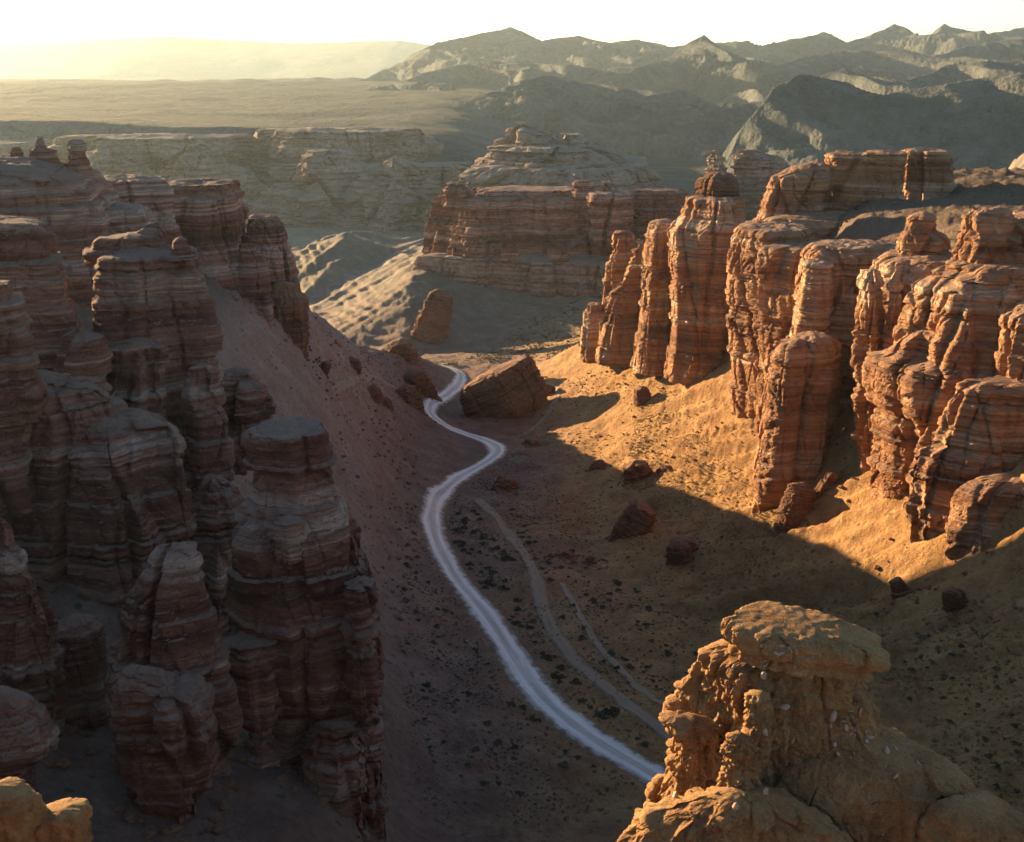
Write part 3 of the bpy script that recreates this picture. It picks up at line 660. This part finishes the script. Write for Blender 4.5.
thing_rock('rock_wall', 'wide rounded rock wall above the dark hollow on the left', 'rock wall', None, [
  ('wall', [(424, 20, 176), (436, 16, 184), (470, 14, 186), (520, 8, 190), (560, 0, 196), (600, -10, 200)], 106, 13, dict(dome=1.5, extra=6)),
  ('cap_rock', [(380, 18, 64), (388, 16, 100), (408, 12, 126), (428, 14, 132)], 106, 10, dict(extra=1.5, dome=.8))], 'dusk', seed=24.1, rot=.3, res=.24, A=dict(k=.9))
thing_rock('rock_wall', 'low dark wall in the gap between the rounded wall and the tall pillar', 'rock wall', None, [
  ('w', [(486, 190, 236), (500, 180, 250), (560, 170, 260), (640, 160, 270)], 110, 10, dict(dome=1.5))], 'dusk', seed=25.5, rot=.5, res=.28)
thing_rock('rock_outcrop', 'rough outcrop on the scree right of the broad stepped tower', 'outcrop', None, [
  ('o', [(372, 224, 250), (385, 224, 262), (440, 224, 266)], 150, 7, dict(dome=.8))], 'dusk', seed=26.5, rot=.5, res=.28)
thing_rock('cliff', 'sheer square ended cliff closing the left wall, seen behind the scree', 'cliff', None, [
  ('wall', [(182, 166, 232), (196, 160, 238), (240, 160, 244), (300, 158, 266)], 246, 28, dict(extra=14)),
  ('buttress', [(217, 246, 276), (225, 244, 284), (260, 241, 294), (305, 238, 302)], 258, 17, dict(extra=12)),
  ('buttress', [(236, 238, 254), (262, 236, 262), (300, 234, 266)], 240, 6, dict(extra=10))], 'dusk', seed=27.8, rot=.5, res=.42)
thing_rock('cliff', 'stepped ledges of rock running back along the top of the left wall', 'cliff', None, [
  ('l', [(178, 92, 172), (190, 88, 174), (212, 80, 176), (280, 70, 190)], 212, 22, dict(extra=8)),
  ('ledge', [(205, 60, 150), (220, 54, 160), (260, 50, 170)], 195, 16, dict(extra=8))], 'dusk', seed=28.2, rot=.2, res=.4)
thing_rock('rock_shelf', 'smooth sloping shelf of rock below the three small hoodoos', 'rock shelf', None, [
  ('s', [(174, -90, 82), (190, -90, 96), (215, -90, 104), (260, -90, 120)], 186, 40, dict(extra=8, dome=2.5))], 'dusk', seed=29.2, rot=.1, res=.45)
for i, (lab, rows) in enumerate([
   ('smallest leftmost of three dark hoodoos on the skyline shelf', [(147, 12, 20), (150, 10, 23), (158, 8, 26), (176, 4, 30)]),
   ('middle dark hoodoo with a knob on the skyline shelf', [(138, 35, 45), (147, 34, 46), (150, 29, 58), (158, 28, 60), (178, 26, 66)]),
   ('right hand dark flat headed hoodoo of the skyline shelf', [(140, 67, 84), (148, 65, 87), (153, 68, 85), (164, 63, 89), (182, 60, 94)])]):
    thing_rock('hoodoo', lab, 'hoodoo', 'small hoodoos on the left skyline', [('h', rows, 192, 4.5, dict(dome=.1, extra=3))], 'dusk', seed=30.1 + i, rot=.4, res=.2, A=dict(k=.5, rib=.18, joint=.2, st=.3, block=.1, fine=.1))
thing_rock('boulder', 'big reddish boulder perched on the crest of the left scree', 'boulder', None, [
  ('b', [(286, 270, 298), (300, 264, 306), (335, 262, 308), (345, 264, 306)], 250, 9, dict(dome=1.2))], 'boulder', seed=33.2, rot=.5, power=3, res=.3, A=dict(st=.2, k=.7))

# ------------------------------------------------------------------ middle distance
AM = dict(k=1.7, st=.7, joint=2.6, block=.7, rib=2.4, fine=.4)
thing_rock('mesa', 'long hazy two tiered mesa across the middle of the canyon', 'mesa', None, [
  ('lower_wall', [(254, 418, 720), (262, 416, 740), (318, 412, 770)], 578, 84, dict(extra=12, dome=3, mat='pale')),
  ('upper_tier', [(196, 432, 700), (206, 428, 712), (238, 422, 724), (258, 420, 730)], 586, 52, dict(extra=3, dome=2)),
  ('block', [(184, 440, 470), (200, 438, 474)], 580, 18, dict(extra=3)),
  ('cap_rock', [(188, 470, 580), (196, 466, 590)], 590, 40, dict(extra=3)),
  ('block', [(181, 570, 592), (210, 568, 594)], 570, 14, dict(extra=3)),
  ('block', [(193, 588, 628), (205, 586, 632), (238, 590, 630)], 552, 14, dict(extra=3)),
  ('block', [(182, 600, 612), (196, 598, 614)], 580, 7, dict(extra=3)),
  ('block', [(190, 628, 690), (215, 625, 700)], 570, 20, dict(extra=3)),
  ('knob', [(238, 502, 516), (252, 498, 520)], 552, 7, dict(extra=4)),
  ('knob', [(240, 556, 566), (252, 552, 568)], 552, 6, dict(extra=4))], 'dusk', seed=34.6, rot=.12, res=.8, A=AM, power=5)
AF = dict(k=5, st=2.0, joint=8, block=2.5, rib=9, fine=1.2)
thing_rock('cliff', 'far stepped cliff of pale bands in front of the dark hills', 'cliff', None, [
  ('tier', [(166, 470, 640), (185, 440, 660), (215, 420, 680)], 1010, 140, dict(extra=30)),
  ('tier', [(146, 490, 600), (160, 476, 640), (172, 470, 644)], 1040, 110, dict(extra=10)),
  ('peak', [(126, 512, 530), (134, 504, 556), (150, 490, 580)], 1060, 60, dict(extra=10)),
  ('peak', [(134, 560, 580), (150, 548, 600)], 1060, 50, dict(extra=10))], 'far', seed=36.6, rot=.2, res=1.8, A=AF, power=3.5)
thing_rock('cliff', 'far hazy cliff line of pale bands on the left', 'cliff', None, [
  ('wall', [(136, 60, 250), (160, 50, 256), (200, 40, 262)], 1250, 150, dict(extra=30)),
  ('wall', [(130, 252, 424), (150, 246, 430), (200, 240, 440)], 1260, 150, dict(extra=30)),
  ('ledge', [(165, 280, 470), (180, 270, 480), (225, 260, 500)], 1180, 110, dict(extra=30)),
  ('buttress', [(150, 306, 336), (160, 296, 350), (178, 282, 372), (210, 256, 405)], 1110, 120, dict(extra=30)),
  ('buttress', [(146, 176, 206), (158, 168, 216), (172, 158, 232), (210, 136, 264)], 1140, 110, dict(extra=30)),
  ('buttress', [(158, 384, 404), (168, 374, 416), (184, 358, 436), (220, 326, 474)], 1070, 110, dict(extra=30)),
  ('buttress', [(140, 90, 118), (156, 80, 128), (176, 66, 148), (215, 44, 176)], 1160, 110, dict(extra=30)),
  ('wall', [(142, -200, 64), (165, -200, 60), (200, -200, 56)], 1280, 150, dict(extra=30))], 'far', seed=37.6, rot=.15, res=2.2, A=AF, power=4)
thing_rock('rock_outcrop', 'pale far outcrop between the knob topped tower and the red mesa', 'outcrop', None, [
  ('o', [(151, 706, 722), (165, 704, 728), (200, 700, 740)], 820, 30, dict(extra=20)),
  ('o', [(150, 736, 762), (162, 730, 790), (205, 726, 800)], 840, 40, dict(extra=20))], 'far', seed=38.6, rot=.4, res=1.4, A=dict(k=3, st=1.5, joint=2, block=1.5, rib=2))

# ------------------------------------------------------------------ boulders
def ground_hit(px, py):
    z = 0.0
    for _ in range(25):
        x, y, _z = at_z(px, py, z); z = .5 * z + .5 * float(tab(np.array(x), np.array(y)))
    return x, y, z
def blob(name, px, pyb, wpx, hpx, label, group=None, mat='boulder', seed=1.0, depth=None, lean=0, power=4, A=None, taper=.72, tilt=None):
    x, y, z = ground_hit(px, pyb)
    t = y / ray(px, pyb)[1]; wm = wpx * t / F
    dp = depth or wm * .8
    rows = [(pyb - hpx, px - wpx * .5 * taper + lean, px + wpx * .5 * taper + lean), (pyb - hpx * .75, px - wpx * .42 + lean * .7, px + wpx * .42 + lean * .7), (pyb - hpx * .3, px - wpx * .5 + lean * .3, px + wpx * .5 + lean * .3), (pyb, px - wpx * .48, px + wpx * .48)]
    a = dict(k=max(.12, wm / 9), st=.025 * wm, joint=.03 * wm, block=.03 * wm, fine=.03 * wm, rib=.07 * wm); a.update(A or {})
    o = rock(name, rows, y + dp * .35, dp, mat, rot=seed * 1.7 % 1.5, power=power, seed=seed, res=max(.1, min(.35, wm / 40)), A=a, dome=wm * .12, extra=wm * .45)
    from mathutils import Matrix
    c = Vector((x, y, z)); g = random.Random(int(seed * 100)); ang = tilt if tilt is not None else math.radians(g.choice((-1, 1)) * g.uniform(8, 26))
    o.data.transform(Matrix.Translation(-c)); o.matrix_world = Matrix.Translation(c - Vector((0, 0, wm * .12))) @ Matrix.Rotation(ang, 4, 'Y') @ Matrix.Rotation(g.uniform(-.25, .25), 4, 'X')
    return tag(o, label, 'boulder', group)
def big_slab():
    x, y, z = ground_hit(500, 418); y += 6; px, py = 503, 392
    o = rock('boulder', [(py - 24, px - 36, px + 40), (py - 12, px - 42, px + 42), (py + 12, px - 44, px + 42), (py + 22, px - 40, px + 34)], y, 14, 'boulder', rot=.1, power=5, seed=1.35, res=.22, A=dict(st=.5, rib=.7, joint=.7, block=.3, jw=4.5, fine=.2), dome=.8, extra=1.5)
    c = Vector(at_y(px, py, y)); me = o.data
    from mathutils import Matrix
    Rm = Matrix.Rotation(math.radians(-27), 4, 'Y')
    me.transform(Matrix.Translation(-c)); o.matrix_world = Matrix.Translation(c + Vector((0, 0, -1.0))) @ Rm
    return tag(o, 'huge tilted slab of rock beside the bend in the pale road', 'boulder')
big_slab()
BL = [
 (528, 388, 30, 28, 'ridge crest block behind the huge tilted slab', 2.2),
 (409, 406, 32, 22, 'red square boulder left of the road bend, in front of its cluster', 3.1),
 (421, 394, 36, 26, 'orange boulder at the back of the cluster left of the road bend', 4.4),
 (370, 394, 20, 8, 'low brown boulder at the left end of the road bend cluster', 5.9),
 (384, 404, 16, 7, 'small dark boulder left of the red square boulder', 6.6),
 (428, 344, 34, 56, 'tall brown outcrop leaning on the slope below the middle mesa', 35.2),
 (402, 358, 34, 20, 'low rounded outcrop left of the tall brown outcrop', 36.1),
 (547, 398, 14, 14, 'small block between the huge slab and the footpath', 7.1),
 (645, 406, 18, 20, 'pointed boulder high on the sunlit slope under the left end towers', 8.8),
 (600, 470, 24, 11, 'flat dark boulder at the edge of the valley shadow', 9.4),
 (642, 482, 30, 22, 'two humped dark boulder on the sunlit slope', 10.3),
 (667, 478, 20, 13, 'smaller boulder touching the two humped dark boulder', 11.7),
 (628, 538, 36, 38, 'upright pointed striped boulder standing on the valley floor', 12.2),
 (684, 562, 34, 24, 'dark round boulder in shade above the foreground hoodoo', 13.9),
 (504, 490, 24, 15, 'reddish boulder just right of the road below its bend', 14.6),
 (530, 446, 18, 8, 'small lit boulder on the right road verge at the bend', 15.1),
 (566, 560, 20, 9, 'flat stone slab half buried in the valley floor', 16.8),
 (590, 563, 12, 7, 'small stone right of the half buried slab', 17.5),
 (286, 352, 18, 20, 'pale block leaning below the big reddish scree boulder', 18.4),
 (323, 372, 12, 12, 'small upright stone on the left scree above the footpath', 19.2),
 (352, 366, 20, 8, 'low stone on the left scree near the crest', 20.3),
 (505, 822, 0, 0, '', 0),
 (795, 522, 34, 40, 'lumpy broken boulder at the foot of the free standing pillar', 22.4),
 (822, 500, 24, 30, 'cracked block at the right foot of the free standing pillar', 23.8),
 (960, 612, 30, 26, 'knobbly boulder at the foot of the maroon block', 24.1),
 (905, 600, 22, 24, 'crumbly boulder under the right edge tower', 25.3),
]
for px, py, wpx, hpx, lab, sd_ in BL:
    if wpx: blob('boulder', px, py, wpx, hpx, lab, seed=sd_, tilt=math.radians(15) if sd_ == 35.2 else None)

# ------------------------------------------------------------------ foreground hoodoo
HA = dict(capn=.4, k=.22, st=.012, joint=.05, jw=4, block=.03, bs=4, fine=.07, rib=.12, lump=.05, smooth=True, facets=(192, 228, 285, 335, 50, 115))
def hood():
    e = empty('hoodoo', 'sunlit foreground hoodoo with an overhanging flat cap and pebbly flanks', 'hoodoo')
    kw = dict(parent=e, res=.035)
    rock('cap_rock', [(622, 726, 846), (628, 719, 870), (636, 717, 886), (642, 724, 884), (647, 736, 866)], 25.2, 2.5, 'hoodoo', rot=.1, power=4, seed=41.0, dome=.04, extra=.25, A=dict(HA, rib=.16, joint=.05, lump=.03, fine=.06, facets=(150, 205, 262, 300, 350, 40, 95)), tilt=-.11, **kw)
    kw['res'] = .028
    rock('column', [(648, 726, 852), (655, 704, 854), (678, 694, 858), (704, 678, 872), (722, 668, 884), (734, 677, 888), (760, 674, 900), (805, 662, 905), (842, 654, 910)], 25.4, 3.4, 'hoodoo', rot=.6, power=4, seed=42.0, dome=.1, extra=3, A=dict(HA, facets=(204, 252, 300, 345, 50, 115), lump=.12, lumpx=1, fine=.11, grit=.04, rib=.16, joint=.08), **kw)
    rock('spur', [(716, 664, 690), (722, 664, 712), (740, 680, 716), (770, 674, 740), (800, 664, 760), (842, 656, 780)], 24.7, 1.8, 'hoodoo', rot=.3, power=4, seed=43.0, dome=.05, extra=3, A=dict(HA, lump=.16, fine=.14, grit=.035), **kw)
    kw['res'] = .035
    rock('shoulder', [(742, 800, 885), (750, 784, 925), (768, 768, 962), (800, 752, 990), (842, 742, 1010)], 24.7, 4.4, 'hoodoo', rot=.4, power=2.2, seed=44.0, dome=.3, extra=3, A=dict(HA, joint=.05, rib=.2), **kw)
    rock('mound', [(800, 690, 800), (815, 650, 830), (830, 630, 850), (850, 610, 860)], 22.8, 2.6, 'hoodoo', rot=.4, power=2.3, seed=45.0, dome=.3, extra=3, A=dict(HA, joint=.08, rib=.2), **kw)
    rock('knob', [(694, 750, 768), (702, 746, 770), (720, 748, 770), (742, 746, 768)], 23.9, .5, 'hoodoo', rot=.4, power=2.4, seed=46.0, dome=.08, extra=.6, A=dict(HA, k=.1, joint=.04, rib=.05, block=.05), **kw)
    rock('knob', [(736, 728, 748), (748, 722, 756), (765, 724, 756), (790, 716, 760)], 23.2, .7, 'hoodoo', rot=.4, power=2.4, seed=47.0, dome=.08, extra=.8, A=dict(HA, k=.1, joint=.04, rib=.05, block=.05), **kw)
    return e
HOOD = hood()
tag(rock('boulder', [(806, 950, 1000), (815, 935, 1020), (842, 922, 1060)], 22.6, 2.2, 'hoodoo', rot=.3, power=2.4, seed=48.0, dome=.15, extra=2, res=.035, A=dict(HA, joint=.05)), 'rounded dark boulder tucked against the right foot of the foreground hoodoo', 'boulder')
eL = empty('rock_outcrop', 'bright orange outcrop lit by the sun in the bottom left corner', 'outcrop')
rock('crag', [(788, -20, 14), (800, -30, 32), (820, -40, 40), (850, -50, 44)], 34, 2.4, 'hoodoo', parent=eL, rot=.5, power=2.6, seed=49.0, dome=.15, extra=2, res=.05, A=dict(HA, k=.3, lump=.16, fine=.14, grit=.04))
rock('crag', [(812, 44, 80), (824, 38, 84), (850, 34, 86)], 34.2, 1.6, 'hoodoo', parent=eL, rot=.3, power=2.6, seed=50.0, dome=.1, extra=2, res=.05, A=dict(HA, k=.3, lump=.14, fine=.12, grit=.04))

# ------------------------------------------------------------------ shrubs, stones, rubble, grass
rng = np.random.default_rng(12)
def leaf_cloud(n, rx, rz, size, seed):
    g = np.random.default_rng(seed)
    u = g.normal(size=(n, 3)); u /= np.linalg.norm(u, axis=1)[:, None]
    c = u * (g.uniform(.35, 1, n) ** .5)[:, None] * np.array([rx, rx, rz]); c[:, 2] = np.abs(c[:, 2]) * 1.0 + .04
    c[:, :2] *= (1 + .35 * np.sin(3 * np.arctan2(c[:, 1], c[:, 0]) + seed))[:, None]
    a = g.normal(size=(n, 3)); a /= np.linalg.norm(a, axis=1)[:, None]; b = np.cross(a, g.normal(size=(n, 3))); b /= np.linalg.norm(b, axis=1)[:, None]
    sz = size * g.uniform(.6, 1.4, n)[:, None]
    return np.stack([c - a * sz, c + b * sz * .5, c + a * sz, c - b * sz * .5], 1).reshape(-1, 3), np.arange(4 * n).reshape(-1, 4)
shrub_me = []
for k in range(5):
    V, Q = leaf_cloud(190, .62, .55, .13, 60 + k); me = mesh_np('shrub', V, Q, smooth=False); me.materials.append(M['shrub']); shrub_me.append(me)
def pick(poly_px, n, seed):
    """n ground points spread over a patch outlined in the photograph"""
    g = np.random.default_rng(seed); P = np.array([ground_hit(*p)[:2] for p in poly_px]); out = []
    lo, hi = P.min(0), P.max(0)
    while len(out) < n:
        q = g.uniform(lo, hi, (400, 2)); ins = np.zeros(400, bool); j = len(P) - 1
        for i in range(len(P)):
            c = ((P[i, 1] > q[:, 1]) != (P[j, 1] > q[:, 1])) & (q[:, 0] < (P[j, 0] - P[i, 0]) * (q[:, 1] - P[i, 1]) / (P[j, 1] - P[i, 1] + 1e-9) + P[i, 0]); ins ^= c; j = i
        q = q[ins]
        if len(q):
            dens = noise(q[:, 0] / 9, q[:, 1] / 9, seed * .7, 5) + g.uniform(-.35, .6, len(q)); q = q[dens > .05]
        if len(q): q = q[dist_line(q[:, 0], q[:, 1], ROAD) > 3.6]
        out += list(q)
    out = np.array(out[:n]); return np.c_[out, ground_z(out[:, 0], out[:, 1])]
PATCH = [
 ('dark low shrub on the flat between the road and the worn trail', 'shrubs between the road and the trail', [(470, 500), (500, 540), (530, 600), (545, 640), (600, 700), (660, 750), (650, 765), (600, 735), (555, 700), (520, 650), (490, 600), (458, 550), (448, 520)], 100, (.5, 1.4)),
 ('dark shrub on the open valley floor right of the worn trail', 'shrubs right of the trail', [(500, 500), (560, 540), (640, 590), (700, 640), (680, 740), (640, 715), (580, 650), (545, 600), (520, 540)], 75, (.45, 1.2)),
 ('small shrub on the dark valley floor left of the road', 'shrubs left of the road', [(430, 470), (405, 500), (395, 560), (400, 640), (420, 760), (470, 800), (560, 790), (600, 770), (520, 700), (480, 650), (440, 590), (415, 540)], 75, (.4, 1.1)),
 ('shrub on the shaded lower slope right of the foreground hoodoo', 'shrubs below the right wall', [(870, 610), (960, 640), (1023, 680), (1023, 800), (940, 740), (890, 690)], 50, (.35, .9)),
]
for lab, grp, poly, n, (s0, s1) in PATCH:
    for q, p in enumerate(pick(poly, n, len(grp))):
        o = bpy.data.objects.new('shrub', shrub_me[q % 5]); COL.objects.link(o)
        sc = rng.uniform(s0, s1); o.location = p; o.rotation_euler = (0, 0, rng.uniform(0, 6.28)); o.scale = (sc * 1.15, sc * rng.uniform(.8, 1.2), sc * rng.uniform(.6, .9))
        tag(o, lab, 'shrub', grp)
def scatter_mesh(name, pts, sizes, kind, mat):
    VV, QQ, n0 = [], [], 0
    for k, (p, sz) in enumerate(zip(pts, sizes)):
        if kind == 'leaf': V, Q = LC[k % 6]
        else: V, Q = SM[k % 6]
        a = rng.uniform(0, 6.28); c, s_ = math.cos(a), math.sin(a)
        W = np.stack([V[:, 0] * c - V[:, 1] * s_, V[:, 0] * s_ + V[:, 1] * c, V[:, 2]], 1) * sz + p
        VV.append(W); QQ.append(Q + n0); n0 += len(V)
    return tag(link(name, mesh_np(name, np.concatenate(VV), np.concatenate(QQ), smooth=False), mat), kind='stuff')
LC = [leaf_cloud(14, .5, .4, .22, 80 + k) for k in range(6)]
def stone_vq(seed):
    g = np.random.default_rng(seed); th = np.linspace(0, 2 * math.pi, 8, endpoint=False)
    rows = [(.0, .8), (.25, 1.0), (.55, .85), (.8, .45)]
    V = np.array([[r * math.cos(t) * g.uniform(.75, 1.2), r * math.sin(t) * g.uniform(.75, 1.2) * .8, z * g.uniform(.8, 1.2) - .12] for z, r in rows for t in th] + [[0, 0, .8]])
    Q = grid_faces(4, 8, True); top = np.array([[24 + i, 24 + (i + 1) % 8, 32, 32] for i in range(8)])
    return V * .5, Q, top[:, :3]
SV = [stone_vq(k) for k in range(6)]
SM = [(V, np.concatenate([Q, np.array([[24, 25, 26, 27], [24, 27, 28, 31], [28, 29, 30, 31]])])) for V, Q, _ in SV]
stone_me = []
for k in range(6):
    V, Q, T = SV[k]; me = mesh_np('stone', V, Q, T, smooth=False); me.materials.append(M['boulder']); stone_me.append(me)
SPATCH = [
 ('loose small stone on the sunlit slope under the right wall', 'stones on the sunlit slope', [(570, 380), (640, 385), (720, 440), (760, 520), (880, 600), (820, 620), (700, 540), (600, 470), (540, 440)], 60, (.35, 1.3)),
 ('loose small stone on the shaded left scree', 'stones on the left scree', [(300, 330), (360, 370), (410, 410), (400, 500), (340, 420), (270, 390), (240, 330)], 60, (.4, 1.3)),
 ('loose small stone on the valley floor', 'stones on the valley floor', [(500, 460), (600, 520), (720, 620), (680, 720), (600, 640), (520, 540)], 40, (.3, .9)),
]
for lab, grp, poly, n, (s0, s1) in SPATCH:
    for q, p in enumerate(pick(poly, n, len(grp) + 40)):
        o = bpy.data.objects.new('stone', stone_me[q % 6]); COL.objects.link(o)
        sc = s0 + (s1 - s0) * rng.uniform() ** 2.5; o.location = p; o.rotation_euler = (rng.uniform(-.3, .3), rng.uniform(-.3, .3), rng.uniform(0, 6.28)); o.scale = (sc * 1.2, sc, sc)
        tag(o, lab, 'stone', grp)
PR = pick([(570, 375), (650, 375), (735, 425), (770, 510), (900, 590), (1023, 600), (1023, 820), (900, 720), (700, 600), (560, 470), (520, 430)], 7000, 201)
scatter_mesh('rubble', PR, .10 + .75 * rng.uniform(size=len(PR)) ** 5, 'stone', M['boulder'])
PL = pick([(250, 300), (330, 335), (420, 390), (420, 520), (400, 700), (395, 640), (330, 420), (230, 360)], 6000, 202)
scatter_mesh('rubble', PL, .16 + 1.3 * rng.uniform(size=len(PL)) ** 5, 'stone', M['dusk'])
def talus():
    P, S = [], []
    for X3, Y3, nx, ny in TALUS:
        n = int(min(150, 30 + len(X3) * .35)); i = rng.integers(0, len(X3), n); i = i[ny[i] < .3]
        dd = rng.exponential(1.6, len(i)) + .1; x = X3[i] + nx[i] * dd; y = Y3[i] + ny[i] * dd
        P.append(np.c_[x, y, ground_z(x, y)]); S.append(.15 + 1.3 * rng.uniform(size=len(i)) ** 4)
    scatter_mesh('rubble', np.concatenate(P), np.concatenate(S), 'stone', M['boulder'])
talus()
PG = pick([(640, 400), (740, 470), (800, 540), (900, 610), (1023, 620), (1023, 838), (900, 700), (760, 600), (620, 480)], 5000, 203)
scatter_mesh('grass', PG, .25 + .45 * rng.uniform(size=len(PG)) ** 2, 'leaf', M['dry'])
PV = pick([(440, 470), (520, 450), (640, 540), (720, 620), (690, 760), (560, 830), (420, 820), (398, 640), (405, 520)], 6500, 204)
scatter_mesh('undergrowth', PV, .16 + .45 * rng.uniform(size=len(PV)) ** 2, 'leaf', M['shrub'])
PM = pick([(400, 352), (520, 325), (580, 300), (590, 345), (540, 360), (470, 362)], 900, 205)
scatter_mesh('undergrowth', PM, .6 + 1.0 * rng.uniform(size=len(PM)) ** 2, 'leaf', M['shrub'])

# pebbles set in the foreground hoodoo: found by dropping rays on it
def pebbles():
    from mathutils.bvhtree import BVHTree
    trees = []
    for ch in HOOD.children:
        me = ch.data; n = len(me.vertices); v = np.zeros(n * 3, np.float32); me.vertices.foreach_get('co', v)
        f = np.zeros(len(me.loops), np.int32); me.loops.foreach_get('vertex_index', f)
        trees.append(BVHTree.FromPolygons(v.reshape(-1, 3).tolist(), f.reshape(-1, 4).tolist()))
    g = np.random.default_rng(77); ms = []
    for k in range(6):
        V, Q, T = stone_vq(90 + k); me = mesh_np('pebble', V, Q, T, smooth=True); me.materials.append(M['pebble']); ms.append(me)
    spots = [(785, 655, 18, 14, 16), (850, 732, 55, 26, 34), (760, 700, 30, 40, 14), (880, 790, 60, 30, 16), (740, 800, 60, 25, 12)]
    for cx, cy_, sx, sy, n in spots:
        for _ in range(n):
            px, py = cx + g.normal() * sx * .6, cy_ + g.normal() * sy * .6
            u, a, b = ray(px, py); dv = Vector((u, a, b)).normalized(); best = None
            for t in trees:
                h = t.ray_cast(Vector((0, 0, CAMZ)), dv)
                if h[0] is not None and (best is None or h[3] < best[3]): best = h
            if best is None: continue
            o = bpy.data.objects.new('pebble', ms[g.integers(6)]); COL.objects.link(o); o.parent = HOOD
            o.location = best[0]; o.rotation_euler = g.uniform(0, 6.28, 3); sc = .07 + .17 * g.uniform() ** 2.2; o.scale = (sc * 1.4, sc, sc)
pebbles()

# ------------------------------------------------------------------ haze
def haze():
    x0, x1, y0, y1, z0, z1 = -17500, 17500, -400, 16500, -64, 480
    V = np.array([[x, y, z] for z in (z0, z1) for y in (y0, y1) for x in (x0, x1)], float)
    Q = np.array([[0, 2, 3, 1], [4, 5, 7, 6], [0, 1, 5, 4], [2, 6, 7, 3], [0, 4, 6, 2], [1, 3, 7, 5]])
    m = bpy.data.materials.new('haze'); m.use_nodes = True; t = m.node_tree
    for n in list(t.nodes):
        if n.type != 'OUTPUT_MATERIAL': t.nodes.remove(n)
    pv = t.nodes.new('ShaderNodeVolumePrincipled'); pv.inputs['Color'].default_value = (.72, .92, 1, 1)
    pv.inputs['Density'].default_value = 2.9e-5; pv.inputs['Anisotropy'].default_value = .42
    t.links.new(pv.outputs[0], t.nodes['Material Output'].inputs['Volume'])
    return tag(link('haze', mesh_np('haze', V, Q, smooth=False), m), kind='stuff')
haze()
